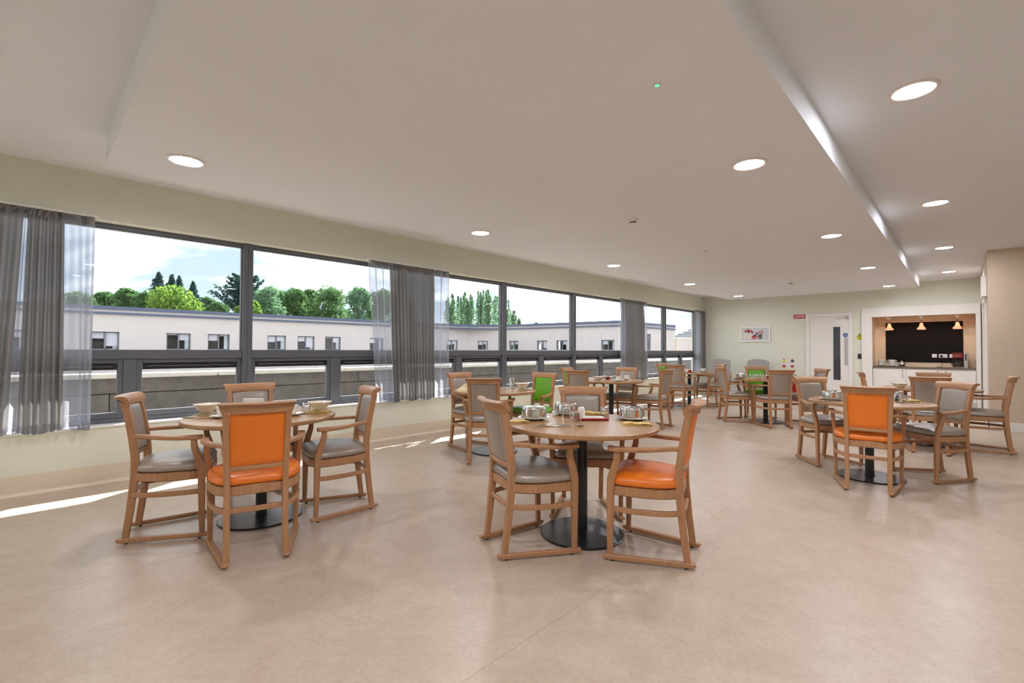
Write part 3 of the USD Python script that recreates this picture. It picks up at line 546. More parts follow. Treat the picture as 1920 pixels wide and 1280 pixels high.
@kindof
def chair(t, colour):
    m = VIN[colour]
    obj('seat', SEAT, m, t, 60); obj('seat_rail', SEATRAIL, 'beech_wood', t, 35); obj('backrest', BACK, m, t, 50)
    obj('top_rail', TOPRAIL, 'beech_long', t, 40); obj('lower_rail', LOWRAIL, 'beech_long', t, 35)
    for s in (1, -1):
        obj('rear_leg', rear_leg(s), 'beech_wood', t, 35); obj('front_leg', front_leg(s), 'beech_wood', t, 35); obj('armrest', armrest(s), 'beech_wood', t, 40); obj('stretcher', side_stretcher(s), 'beech_wood', t, 35)
        r = obj('runner', runner(s), 'beech_wood', t, 35)
        for x in (-.2, .2): obj('glide', glide(s, x), 'black_plastic', r, 40)
    obj('stretcher', bar([(PX(.305), -.14, .305), (PX(.305)-.008, 0, .305), (PX(.305), .14, .305)], (0, 0, 1), .030, .020), 'beech_wood', t, 35)
CHAIRS = [
 ('grey', 2.222, 2.024, 337.5, 'grey wooden armchair on the left side of the front centre table'),
 ('orange', 2.704, 1.385, 107.5, 'orange wooden armchair on the right side of the front centre table'),
 ('grey', 3.02, 2.134, 219.8, 'grey wooden armchair at the far side of the front centre table, facing the viewer'),
 ('orange', .992, 3.165, 74.3, 'orange wooden armchair with its back to the viewer at the left table'),
 ('grey', .690, 3.908, 340.0, 'grey wooden armchair leftmost of all, left side of the left table'),
 ('grey', 1.705, 3.522, 166.6, 'grey wooden armchair on the right side of the left table'),
 ('grey', 1.33, 4.265, 265.0, 'grey wooden armchair by the window behind the left table'),
 ('orange', 5.32, .640, 7.3, 'orange wooden armchair with its back to the viewer at the front right table'),
 ('grey', 6.21, 1.131, 228.9, 'grey wooden armchair on the left side of the front right table, facing right'),
 ('grey', 6.225, .220, 134.8, 'grey wooden armchair with shining back on the right side of the front right table'),
 ('grey', 7.77, .316, 3.5, 'grey wooden armchair seen from behind at the near side of the table before the alcove'),
 ('grey', 8.92, .335, 178.0, 'grey wooden armchair on the far side of the table before the alcove, top only'),
 ('grey', 8.357, -.19, 91.0, 'grey wooden armchair seen side on at the right edge, before the papered wall'),
 ('orange', 8.42, .84, 278.0, 'orange wooden armchair seen side on at the left of the table before the alcove'),
 ('grey', 3.936, 4.536, 271.7, 'grey wooden armchair beside the middle curtain at the table behind the front centre table'),
 ('grey', 3.583, 3.86, 38.0, 'grey wooden armchair seen from behind at the second table along the windows'),
 ('green', 4.53, 3.985, 183.0, 'green wooden armchair facing left at the second table along the windows'),
 ('green', 6.50, 4.72, 278.0, 'green wooden armchair next to the window at the third table along the windows'),
 ('grey', 5.93, 4.20, 8.0, 'grey wooden armchair seen from behind at the third table along the windows'),
 ('grey', 7.08, 4.22, 190.0, 'grey wooden armchair in front of the slim curtain, facing the viewer'),
 ('grey', 7.06, 3.617, 92.0, 'grey wooden armchair seen side on, facing left, at the third table along the windows'),
 ('green', 10.22, 4.84, 265.0, 'green wooden armchair at the fourth table along the windows, beside the last window'),
 ('grey', 9.63, 4.36, 3.7, 'grey wooden armchair seen from behind at the fourth table along the windows'),
 ('grey', 10.62, 4.07, 138.0, 'grey wooden armchair facing left at the fourth table along the windows'),
 ('grey', 8.69, 2.938, 309.4, 'grey wooden armchair facing right at the centre back table'),
 ('grey', 8.515, 2.23, 36.5, 'grey wooden armchair seen from behind at the centre back table'),
 ('green', 9.47, 2.77, 205.0, 'green wooden armchair behind the centre back table, facing the viewer'),
 ('grey', 9.19, 1.91, 128.0, 'grey wooden armchair with bright back in front of the door at the centre back table'),
]
SHIFT = {}
for c, x, y, a, l in CHAIRS: chair('dining_chair', l, 'chair', (x, y, 0), math.radians(a), c+' armchairs around the dining tables', c)

# ------------------------------------------------------------------ tables
RT, TZ = .505, .745
@kindof
def table(t):
    obj('tabletop', lathe([(0, TZ-.028), (RT-.006, TZ-.028), (RT, TZ-.022), (RT, TZ-.005), (RT-.005, TZ), (0, TZ)], 96), 'oak_top', t, 35)
    obj('support_plate', lathe([(0, TZ-.04), (.15, TZ-.04), (.15, TZ-.028), (0, TZ-.028)], 32), 'black_powder', t, 35)
    obj('column', lathe([(.037, .012), (.037, TZ-.04)], 32), 'black_powder', t, 40)
    obj('base', lathe([(0, 0), (.277, 0), (.28, .003), (.28, .009), (.274, .013), (.05, .016), (.037, .024)], 72), 'black_powder', t, 30)
T = dict(T1=(2.62, 1.87), T2=(1.21, 3.74), T3=(5.77, .68), T4=(3.96, 4.125), T5=(6.6, 4.135), T6=(10.2, 4.39), T7=(8.95, 2.50), T8=(8.42, .33))
TN = dict(T1='front centre table', T2='left table', T3='front right table', T4='second table along the windows', T5='third table along the windows', T6='fourth table along the windows', T7='centre back table', T8='table before the alcove')
TL = dict(T1='round wooden pedestal table in the front centre set with three covered plates', T2='round wooden pedestal table at the left by the windows set with two bowls', T3='round wooden pedestal table at the front right behind the orange chair',
          T4='round wooden pedestal table, second along the windows, next to the middle curtain', T5='round wooden pedestal table, third along the windows', T6='round wooden pedestal table, fourth along the windows near the far corner',
          T7='round wooden pedestal table at the centre back in front of the end wall', T8='round wooden pedestal table before the drinks alcove')
for k in T: table('dining_table', TL[k], 'table', (*T[k], 0), .76, 'round dining tables')

# ------------------------------------------------------------------ things laid on the tables
ER, EF = np.array([math.sin(YAW), -math.cos(YAW)]), np.array([math.cos(YAW), math.sin(YAW)])
def on(k, a, b, z=0): p = np.array(T[k])+a*ER+b*EF; return (p[0], p[1], TZ+z)
@kindof
def plate(t): obj('dish', lathe([(0, 0), (.062, 0), (.068, .004), (.098, .014), (.110, .017), (.111, .019), (.096, .018), (.066, .008), (0, .007)], 40), 'white_ceramic', t, 40)
@kindof
def plate_cover(t):
    obj('dome', lathe([(.092, 0), (.094, .004), (.088, .01), (.087, .058), (.080, .070), (.066, .075), (.03, .074), (.026, .068), (0, .068)], 48), 'steel', t, 35)
    obj('finger_hole', lathe([(.012, .0685), (.0, .0692)], 16), 'vent_black', t, 35)
@kindof
def tumbler(t): obj('glass', lathe([(0, .070), (.026, .070), (.029, .067), (.033, .034), (.036, .002), (.036, 0), (.0335, 0), (.0335, .002), (.0305, .034), (.026, .060), (0, .062)], 28), 'tumbler_glass', t, 40)
@kindof
def bowl(t): obj('dish', lathe([(0, 0), (.038, 0), (.04, .004), (.06, .022), (.08, .05), (.088, .058), (.089, .061), (.085, .060), (.076, .051), (.056, .026), (.036, .010), (0, .008)], 44), 'cream_ceramic', t, 45)
@kindof
def napkin(t, colour):
    g = np.linspace(0, 1, 13); V = []
    for k, (w, d, z0) in enumerate(((.19, .11, 0), (.18, .10, .0042), (.168, .088, .0084))):
        top = [[(w*(u-.5)+.004*k, d*(v-.5)+.01*math.sin(3*u+k), z0+.004+.0022*k*(math.sin(6*u+1.7*k)*math.sin(3*v+k))**2) for v in g] for u in g]
        bot = [[(x, y, max(.0003, z-.0032)) for x, y, z in r] for r in top]
        a = np.array(top).reshape(-1, 3); b = np.array(bot).reshape(-1, 3); n = 13; o = len(a)
        q = [(i*n+j, (i+1)*n+j, (i+1)*n+j+1, i*n+j+1) for i in range(n-1) for j in range(n-1)]; q2 = [(o+p, o+s, o+r, o+q_) for p, q_, r, s in q]
        e = [(i*n, o+i*n, o+(i+1)*n, (i+1)*n) for i in range(n-1)]+[(i*n+n-1, (i+1)*n+n-1, o+(i+1)*n+n-1, o+i*n+n-1) for i in range(n-1)]+[(j, j+1, o+j+1, o+j) for j in range(n-1)]+[((n-1)*n+j, o+(n-1)*n+j, o+(n-1)*n+j+1, (n-1)*n+j+1) for j in range(n-1)]
        m = quads(np.vstack([a, b]), q+q2+e); m.fix_normals(); V.append(m)
    obj('fold', V[0], colour, t, 50); obj('fold', V[1], colour, t, 50); obj('fold', V[2], colour, t, 50)
def flat(poly, z, h): m = prism(poly, 0, h); m.apply_translation((0, 0, z)); return m
@kindof
def fork(t):
    obj('handle', bar(spline([(-.10, 0, .004), (-.05, 0, .008), (.02, 0, .010), (.035, 0, .006)], 12), (0, 0, 1), .0025, np.interp(np.linspace(0, 1, 12), [0, .3, 1], [.016, .010, .006]), .001), 'steel', t, 40)
    obj('prongs', join(bar([(.03, 0, .0086), (.045, 0, .004), (.055, 0, .004)], (0, 0, 1), .002, [.007, .022, .023], .001), *[bar([(.052, y, .004), (.075, y, .005), (.095, y, .009)], (0, 0, 1), .002, .0035, .0008) for y in (-.0095, -.0032, .0032, .0095)]), 'steel', t, 40)
@kindof
def spoon(t):
    obj('handle', bar(spline([(-.10, 0, .003), (-.04, 0, .008), (.03, 0, .010), (.05, 0, .006)], 12), (0, 0, 1), .0025, np.interp(np.linspace(0, 1, 12), [0, .3, 1], [.016, .009, .006]), .001), 'steel', t, 40)
    b = lathe([(0, 0), (.008, .001), (.015, .005), (.018, .010), (.017, .010), (.013, .006), (0, .0025)], 20); b.apply_scale([1.6, 1, 1]); obj('bowl', moved(b, (.072, 0, .001)), 'steel', t, 40)
@kindof
def knife(t):
    obj('handle', bar([(-.11, 0, .004), (-.03, 0, .005), (0, 0, .004)], (0, 0, 1), [.006, .008, .005], [.013, .016, .011], .002), 'steel', t, 40)
    obj('blade', flat(sg.Polygon([(-.002, -.007), (.08, -.009), (.105, -.004), (.112, .004), (.1, .0086), (-.002, .006)]), .003, .0015), 'steel', t, False)
@kindof
def shaker(t):
    obj('body', lathe([(0, 0), (.02, 0), (.023, .004), (.023, .055), (.02, .072), (.012, .082), (0, .085)], 24), 'white_ceramic', t, 50)
    obj('holes', join(*[moved(trimesh.creation.cylinder(.0015, .002, sections=8), (x, y, .0835)) for x, y in ((0, 0), (.006, 0), (-.006, 0), (0, .006))]), 'sign_black', t, False)
@kindof
def jar(t):
    obj('pot', lathe([(0, 0), (.034, 0), (.038, .005), (.038, .045), (.034, .05), (0, .05)], 24), 'red_plastic', t, 40)
    obj('lid', lathe([(.036, .05), (.03, .058), (.006, .061), (.008, .068), (0, .070)], 24), 'steel', t, 40)
@kindof
def sugar_bowl(t):
    obj('pot', lathe([(0, 0), (.03, 0), (.042, .02), (.045, .045), (.04, .055), (0, .055)], 24), 'steel', t, 45); obj('lid', lathe([(.041, .055), (.03, .066), (.008, .07), (.009, .078), (0, .08)], 24), 'steel', t, 45)
@kindof
def saucer_dish(t): obj('dish', lathe([(0, 0), (.04, 0), (.045, .004), (.072, .016), (.073, .018), (.044, .008), (0, .007)], 32), 'white_ceramic', t, 40)

def covered(k, a, b, w, rz=0):
    plate('dinner_plate', f'white plate under the metal cover, {w}', 'plate', on(k, a, b), rz, 'covered dinner plates')
    plate_cover('plate_cover', f'shiny metal plate cover, {w}', 'plate cover', on(k, a, b, .0175), rz, 'metal plate covers')
def W(k, x, y): d = np.array((x, y))-np.array(T[k]); return float(d@ER), float(d@EF)
# front centre table
covered('T1', *W('T1', 2.50, 2.20), 'at the left of the front centre table'); covered('T1', *W('T1', 2.865, 2.19), 'at the far side of the front centre table'); covered('T1', *W('T1', 2.985, 1.70), 'at the right of the front centre table')
G = 'upturned glass tumblers'
for (x, y), w in (((2.73, 2.085), 'left behind the near one'), ((2.632, 1.925), 'nearest the viewer'), ((2.99, 1.93), 'right of the salt shaker')):
    tumbler('tumbler', f'upturned clear tumbler on the front centre table, {w}', 'glass', (x, y, TZ), 0, G)
t = thing('tray', 'small red oblong dish holding a white card on the front centre table', 'dish', (2.78, 1.90, TZ), math.radians(-44))
obj('dish', join(box(-.10, .10, -.05, .05, 0, .006, .003), box(-.11, -.095, -.055, .055, .002, .016, .003), box(.095, .11, -.055, .055, .002, .016, .003), box(-.10, .10, -.06, -.047, .002, .016, .003), box(-.10, .10, .047, .06, .002, .016, .003)), 'red_plastic', t, False)
b = obj('folded_card', moved(box(-.075, .075, -.035, .035, 0, .012, .002), (2.79, 1.895, TZ+.008), math.radians(-44)), 'white_satin', None, False); tag(b, 'white card lying in the red dish on the front centre table', 'card')
shaker('salt_shaker', 'white rounded shaker standing left on the red dish of the front centre table', 'shaker', (2.735, 1.955, TZ+.007)); shaker('salt_shaker', 'white rounded shaker behind its twin on the front centre table', 'shaker', (2.765, 1.985, TZ+.0), .5)
napkin('napkin', 'yellow folded napkin before the right plate cover of the front centre table', 'napkin', (2.80, 1.565, TZ), math.radians(-50), None, 'yellow_cloth')
napkin('napkin', 'yellow folded napkin peeping out left of the left plate on the front centre table', 'napkin', (2.285, 2.19, TZ), math.radians(-20), None, 'yellow_cloth'); napkin('napkin', 'yellow folded napkin beside the far plate on the front centre table', 'napkin', (3.03, 2.06, TZ), math.radians(-70), None, 'yellow_cloth')
fork('fork', 'steel fork lying at the near left of the front centre table', 'fork', (2.41, 1.93, TZ), math.radians(-42)); knife('knife', 'steel knife lying nearest the viewer on the front centre table', 'knife', (2.355, 1.905, TZ), math.radians(-45)); spoon('spoon', 'steel spoon beside the fork on the front centre table', 'spoon', (2.425, 1.83, TZ), math.radians(-42))
knife('knife', 'steel knife behind the right plate on the front centre table', 'knife', (3.07, 1.83, TZ), math.radians(30))
# left table
GB = 'cream cereal bowls'
napkin('napkin', 'beige napkin under the left bowl of the left table', 'napkin', on('T2', -.40, .02), math.radians(-30), None, 'beige_cloth')
bowl('bowl', 'cream bowl at the left edge of the left table', 'bowl', on('T2', -.425, .02, .019), 0, GB)
napkin('napkin', 'folded yellow napkin under the right bowl of the left table', 'napkin', on('T2', .34, .16), math.radians(-40), None, 'yellow_cloth'); bowl('bowl', 'cream bowl at the right of the left table', 'bowl', on('T2', .34, .20, .019), 0, GB)
saucer_dish('saucer', 'white saucer right of the orange chair on the left table', 'saucer', on('T2', .22, .0)); tea_cup('tea_cup', 'white cup right of the orange chair on the left table', 'cup', on('T2', .22, .0, .0086), math.radians(-30))
saucer_dish('saucer', 'white saucer left of the orange chair on the left table', 'saucer', on('T2', -.225, -.13)); tea_cup('tea_cup', 'white cup half hidden left of the orange chair on the left table', 'cup', on('T2', -.22, -.125, .0086), 1.)
tumbler('tumbler', 'upturned tumbler behind the white cup of the left table', 'glass', on('T2', .22, .24), 0, G); tumbler('tumbler', 'upturned tumbler in the middle of the left table', 'glass', on('T2', -.04, .30), 0, G); sugar_bowl('sugar_bowl', 'small steel sugar bowl in the middle of the left table', 'sugar bowl', on('T2', .04, .29))
b = obj('menu_card', moved(box(-.075, .075, -.012, .012, 0, .10, .002), on('T2', -.19, .22), math.radians(-46)), 'white_satin', None, False); tag(b, 'low white card holder behind the orange chair on the left table', 'card')
knife('knife', 'steel knife at the left edge of the left table', 'knife', on('T2', -.38, -.17), math.radians(-50)); spoon('spoon', 'steel spoon beside the right saucer of the left table', 'spoon', on('T2', .19, -.19), math.radians(-20)); fork('fork', 'steel fork behind the right bowl of the left table', 'fork', on('T2', .26, .36), math.radians(-60)); knife('knife', 'steel knife between cup and bowl on the left table', 'knife', on('T2', .31, .06), math.radians(-60))
# front right table
covered('T3', -.30, .10, 'at the left of the front right table'); covered('T3', .37, .16, 'at the right of the front right table')
fork('fork', 'steel fork at the left edge of the front right table', 'fork', on('T3', -.42, -.02), math.radians(-35)); knife('knife', 'steel knife at the left edge of the front right table', 'knife', on('T3', -.39, -.06), math.radians(-40))
for a, b, w in ((.27, -.08, 'nearest'), (.285, .0, 'second'), (.24, .06, 'third'), (.32, .06, 'farthest')): tumbler('tumbler', f'upturned tumbler right of the orange chair on the front right table, {w} of the four', 'glass', on('T3', a, b), 0, G)
sugar_bowl('sugar_bowl', 'small steel sugar bowl beside the tumblers of the front right table', 'sugar bowl', on('T3', .165, -.03))
napkin('napkin', 'yellow folded napkin at the right of the front right table', 'napkin', on('T3', .40, -.025), math.radians(-35), None, 'yellow_cloth'); knife('knife', 'steel knife at the right edge of the front right table', 'knife', on('T3', .30, -.20), math.radians(-65)); spoon('spoon', 'steel spoon at the right edge of the front right table', 'spoon', on('T3', .28, -.15), math.radians(115)); fork('fork', 'steel fork at the right edge of the front right table', 'fork', on('T3', .37, -.21), math.radians(115))
# second table along the windows
tumbler('tumbler', 'lower upturned tumbler of the pair on the second table along the windows', 'glass', on('T4', .21, .08), 0, G); tumbler('tumbler', 'upper tumbler stacked on another on the second table along the windows', 'glass', on('T4', .21, .08, .0705), 0, G)
napkin('napkin', 'beige napkin under the bowl of the second table along the windows', 'napkin', on('T4', .37, .02), math.radians(-45), None, 'beige_cloth'); bowl('bowl', 'cream bowl on the second table along the windows', 'bowl', on('T4', .34, .04, .019), 0, GB)
t = thing('napkin', 'upright folded cream napkin at the left of the second table along the windows', 'napkin', on('T4', -.36, -.06), math.radians(-20))
obj('fold', tm([(-.09, -.03, 0), (.09, -.03, 0), (.09, .05, 0), (-.09, .05, 0), (.03, .0, .095), (.06, .03, .06)], [(0, 1, 4), (1, 2, 5), (1, 5, 4), (2, 3, 5), (5, 3, 4), (3, 0, 4), (0, 3, 2), (0, 2, 1)]), 'beige_cloth', t, False); obj('fold', tm([(-.11, -.05, 0), (.06, -.06, 0), (.05, .02, 0), (-.08, .03, 0), (-.03, -.01, .05)], [(0, 1, 4), (1, 2, 4), (2, 3, 4), (3, 0, 4), (0, 3, 2), (0, 2, 1)]), 'beige_cloth', t, False)
knife('knife', 'steel knife beside the bowl of the second table along the windows', 'knife', on('T4', .28, .26), math.radians(-20))
# third table along the windows
bowl('bowl', 'cream bowl at the left of the third table along the windows', 'bowl', on('T5', -.22, -.05), 0, GB); saucer_dish('saucer', 'white saucer at the near side of the third table along the windows', 'saucer', on('T5', .06, -.26)); tea_cup('tea_cup', 'white cup at the near side of the third table along the windows', 'cup', on('T5', .06, -.26, .0086), -.8)
jar('jar', 'small red jar on the third table along the windows', 'jar', on('T5', -.05, .02))
for a, b, w in ((-.14, .08, 'leftmost'), (-.08, .16, 'second from left'), (.08, .12, 'third from left'), (.19, .02, 'rightmost')): tumbler('tumbler', f'upturned tumbler on the third table along the windows, {w}', 'glass', on('T5', a, b), 0, G)
saucer_dish('saucer', 'white saucer at the right of the third table along the windows', 'saucer', on('T5', .27, .08)); tea_cup('tea_cup', 'white cup at the right of the third table along the windows', 'cup', on('T5', .27, .08, .0086), -.3)
napkin('napkin', 'beige napkin at the right of the third table along the windows', 'napkin', on('T5', .34, -.16), math.radians(-45), None, 'beige_cloth'); napkin('napkin', 'beige napkin at the left of the third table along the windows', 'napkin', on('T5', -.12, -.24), math.radians(-45), None, 'beige_cloth')
# fourth table along the windows
saucer_dish('saucer', 'white saucer in the middle of the fourth table along the windows', 'saucer', on('T6', -.02, .12)); tea_cup('tea_cup', 'white cup in the middle of the fourth table along the windows', 'cup', on('T6', -.02, .12, .0086), -.6); jar('jar', 'small red jar on the fourth table along the windows', 'jar', on('T6', -.01, -.06))
saucer_dish('saucer', 'white saucer right of the red jar on the fourth table along the windows', 'saucer', on('T6', .12, .02)); tumbler('tumbler', 'upturned tumbler on the fourth table along the windows', 'glass', on('T6', .10, .2), 0, G); covered('T6', .33, .02, 'at the right of the fourth table along the windows')
napkin('napkin', 'beige napkin at the left of the fourth table along the windows', 'napkin', on('T6', -.2, -.2), math.radians(-45), None, 'beige_cloth')
# centre back table
covered('T7', -.37, .1, 'at the left of the centre back table')
for a, b, w in ((-.20, .1, 'leftmost'), (-.12, .1, 'second from left'), (-.13, -.02, 'near left'), (.0, .12, 'far middle'), (-.07, -.1, 'nearest'), (.08, .08, 'rightmost')): tumbler('tumbler', f'upturned tumbler in the cluster on the centre back table, {w}', 'glass', on('T7', a, b), 0, G)
jar('jar', 'small red jar among the tumblers of the centre back table', 'jar', on('T7', .01, -.06))
napkin('napkin', 'yellow napkin at the near left of the centre back table', 'napkin', on('T7', -.36, -.2), math.radians(-45), None, 'yellow_cloth'); knife('knife', 'steel knife at the near left of the centre back table', 'knife', on('T7', -.22, -.32), math.radians(-45))
# table before the alcove
bowl('bowl', 'cream bowl at the left of the table before the alcove', 'bowl', on('T8', -.40, .02), 0, GB); bowl('bowl', 'cream bowl at the right edge of the table before the alcove', 'bowl', on('T8', .40, -.05), 0, GB); bowl('bowl', 'cream bowl at the far side of the table before the alcove', 'bowl', on('T8', .22, .33), 0, GB)
napkin('napkin', 'beige napkin in the middle of the table before the alcove', 'napkin', on('T8', -.05, -.2), math.radians(-45), None, 'beige_cloth')

# ------------------------------------------------------------------ lounge chairs by the end wall
def soft(x0, x1, y0, y1, z0, z1, b): return box(x0, x1, y0, y1, z0, z1, b)
@kindof
def lounge(t):
    pts = [(-.26, -.27, .42), (-.26, .27, .42), (-.14, -.27, .42), (-.14, .27, .42)]
    ys = np.linspace(-.27, .27, 13); top = lambda y: 1.0-.055*(abs(y)/.27)**3
    F = [(-.13-.10*s, y*(1-.04*s), .40+(top(y)-.40)*s) for s in np.linspace(0, 1, 9) for y in ys]; B = [(x-.10+.03*((z-.4)/.6), y, z-.012*((z-.4)/.6)) for x, y, z in F]
    n, k, o = 13, 9, len(F); q = [(i*n+j, i*n+j+1, (i+1)*n+j+1, (i+1)*n+j) for i in range(k-1) for j in range(n-1)]; q2 = [(o+a, o+d, o+c, o+b) for a, b, c, d in q]; e = []
    for i in range(k-1): e += [(i*n, (i+1)*n, o+(i+1)*n, o+i*n), (i*n+n-1, o+i*n+n-1, o+(i+1)*n+n-1, (i+1)*n+n-1)]
    for j in range(n-1): e += [(j, o+j, o+j+1, j+1), ((k-1)*n+j, (k-1)*n+j+1, o+(k-1)*n+j+1, o+(k-1)*n+j)]
    m = quads(F+B, q+q2+e); m.fix_normals(); obj('backrest', m, 'lounge_fabric', t, 50)
    obj('seat', box(-.16, .30, -.24, .24, .32, .47, .035), 'lounge_fabric', t, 50)
    for s in (1, -1):
        obj('armrest', bar(spline([(-.17, s*.27, .60), (.05, s*.285, .62), (.24, s*.285, .60), (.30, s*.285, .56)], 16), (0, 0, 1), .035, .05, .01), 'beech_wood', t, 40)
        obj('arm_post', bar([(.26, s*.28, .33), (.27, s*.283, .45), (.25, s*.285, .59)], (1, 0, 0), .045, .035), 'beech_wood', t, 35)
        obj('leg', lathe([(0, 0), (.016, 0), (.02, .03), (.026, .08), (.02, .1), (.03, .13), (.024, .16), (.032, .22), (.032, .30), (0, .30)], 16, .24, s*.23), 'beech_wood', t, 40); obj('leg', lathe([(0, 0), (.016, 0), (.02, .03), (.03, .15), (.032, .30), (0, .30)], 16, -.18, s*.22), 'beech_wood', t, 40)
    obj('seat_frame', join(box(-.22, .28, -.255, .255, .26, .33, .008)), 'beech_wood', t, 35)
lounge('lounge_chair', 'tall grey upholstered lounge chair in the far corner beside the last curtain', 'lounge chair', (13.05, 4.78, 0), math.radians(197)); lounge('lounge_chair', 'tall grey upholstered lounge chair against the end wall under the picture', 'lounge chair', (13.75, 4.07, 0), math.radians(186))

# ------------------------------------------------------------------ outside: court, low block wall, the white wing, slate house, trees
struct('ground', box(-60, 120, YW+.3, 140, -.4, -.15), 'paving', 'pale gravel ground outside the windows')
t = thing('courtyard_wall', 'low dark block wall with pale coping just outside the windows', 'wall', (0, 8.15, 0))
x = -4.0; i = 0
while x < 19:
    w = 1.9+.5*((i*37) % 5)/5; obj('block', box(x, x+w-.008, 0, .25, .63, .83, .006), 'block_stone', t, False); x += w; i += 1
x = -4.0; i = 0
while x < 19:
    w = 1.5+.6*((i*29) % 7)/7; obj('block', box(x, x+w-.008, .004, .25, .1, .622, .006), 'block_stone', t, False); x += w; i += 1
for k in range(12): obj('coping', box(-4+2*k, -4+2*k+1.992, -.04, .30, .83, .895, .01), 'coping_stone', t, False)
def extr(poly_xy, z0, z1): return prism(sg.Polygon(poly_xy), z0, z1)
ZP = 3.3
t = thing('white_wing', 'long white rendered single storey wing with small windows across the courtyard', 'building', (0, 0, 0))
face = [(-25, 30.3), (22.5, 30.3)]+[(22.5+5.3*math.sin(a), 30.3-2.6+2.6*math.cos(a)) for a in np.linspace(.2, PI/2, 7)]+[(28.0, 24), (28.8, 17.45), (29.2, 17.25), (37.2, 17.2)]
back = [(37.2, 27), (33, 36), (-25, 36)]
WALLZ = 3.12
# windows as (face segment p, q, centre distance along, half width, head, sill)
def seg_wall(p, q, wins, name='wall'):
    """one straight stretch of wall with real openings, built in pieces round them."""
    p, q = np.array(p, float), np.array(q, float); L = np.linalg.norm(q-p); d = (q-p)/L; nrm = np.array([d[1], -d[0]])
    def bx(s0, s1, z0, z1, d0, d1):
        c = [p+d*s0+nrm*d0, p+d*s1+nrm*d0, p+d*s1+nrm*d1, p+d*s0+nrm*d1]; return prism(c, z0, z1)
    ms = []; s = 0; zl, zh = 1.12, None
    for (c, h, z0, z1) in sorted(wins):
        ms.append(bx(s, c-h, -.2, WALLZ, 0, -.3)); ms += [bx(c-h, c+h, -.2, z0, 0, -.3), bx(c-h, c+h, z1, WALLZ, 0, -.3)]; s = c+h
    ms.append(bx(s, L, -.2, WALLZ, 0, -.3)); obj(name, join(*ms), 'render_coat', t, False)
    obj('parapet_cap', bx(-.03, L+.03, WALLZ, ZP, .06, -.4), 'parapet_cap', t, False)
    for k, (c, h, z0, z1) in enumerate(sorted(wins)):
        w = obj('window_frame', join(bx(c-h, c-h+.05, z0, z1, -.08, -.14), bx(c+h-.05, c+h, z0, z1, -.08, -.14), bx(c-h, c+h, z1-.05, z1, -.08, -.14), bx(c-h, c+h, z0, z0+.05, -.08, -.14), bx(c-.03, c+.03, z0, z1, -.08, -.14)), 'frame_grey', t, False)
        obj('window_pane', bx(c-h+.04, c+h-.04, z0+.04, z1-.04, -.12, -.125), 'pane_glass', w, False)
        zb = z1-(z1-z0)*(.45, .38, .1, .42)[k % 4]; obj('window_blind', bx(c-h+.06, c-.04, zb, z1-.05, -.16, -.17), 'blind_fabric', w, False); zb = z1-(z1-z0)*(.38, .8, .42, .12)[k % 4]; obj('window_blind', bx(c+.04, c+h-.06, zb, z1-.05, -.16, -.17), 'blind_fabric', w, False)
        obj('window_sill', bx(c-h-.06, c+h+.06, z0-.06, z0, .06, -.14), 'coping_stone', w, False)
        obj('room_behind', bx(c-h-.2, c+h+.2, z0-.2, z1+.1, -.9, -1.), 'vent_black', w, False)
        obj('net_curtain', bx(c+h*.55, c+h-.06, z0+.05, z1-.05, -.2, -.21), 'window_curtain', w, False)
WINS1 = [(c, .54, 1.15, 2.03) for c in (24.4, 27.59, 30.59, 32.47, 35.57, 37.35, 39.12, 42.35, 45.21)]
WINS2, WINS3 = [(1.5, .5, 1.17, 1.97)], [(1.04, .42, 1.19, 1.95)]
WINS4, WINS5 = [(.75, .5, 1.2, 1.95), (3.61, .5, 1.2, 1.95), (5.46, .5, 1.2, 1.95), (9.34, .52, 1.2, 1.95)], [(4.21, .3, 1.2, 2.46)]
seg_wall((-25, 30.3), (22.5, 30.3), WINS1)
seg_wall((22.5, 30.3), (25.6, 29.6), WINS2); seg_wall((25.6, 29.6), (27.9, 27.6), WINS3); seg_wall((27.9, 27.6), (28.8, 17.5), WINS4); seg_wall((28.8, 17.5), (37.2, 17.2), WINS5)
obj('roof_deck', extr([(-25, 30.2), (22.5, 30.2), (27.8, 27.7), (28.7, 17.4), (37.2, 17.1), (37.2, 27), (33, 36), (-25, 36)], 2.9, 3.0), 'parapet_cap', t, False)
obj('end_wall', extr([(36.9, 17.3), (37.2, 17.2), (37.2, 27), (36.9, 27)], -.2, WALLZ), 'render_coat', t, False)
t = thing('slate_house', 'small house with hipped slate roof and white sash window beyond the wing', 'building', (0, 0, 0))
EV = 2.30
obj('wall', box(43.0, 52, 9, 20.4, -.2, EV), 'yellow_render', t, False)
obj('eaves', box(42.85, 52.1, 8.9, 20.6, EV, EV+.09), 'white_satin', t, False)
hv = [(42.8, 20.65, EV+.09), (42.8, 8.8, EV+.09), (52.2, 8.8, EV+.09), (52.2, 20.65, EV+.09), (47.5, 16.4, 4.7), (47.5, 13, 4.7)]
obj('roof', tm(hv, [(0, 4, 5), (0, 5, 1), (1, 5, 2), (2, 5, 4), (2, 4, 3), (3, 4, 0), (0, 1, 2), (0, 2, 3)]), 'slate', t, False)
for k in range(12):
    f0 = k/12; z = EV+.09+(4.7-EV-.09)*f0; x = 42.8+4.7*f0
    obj('slate_course', box(x-.02, x+.36, 8.9+4.1*f0, 20.6-4.2*f0, z-.02+.03, z+.05), 'slate', t, False)
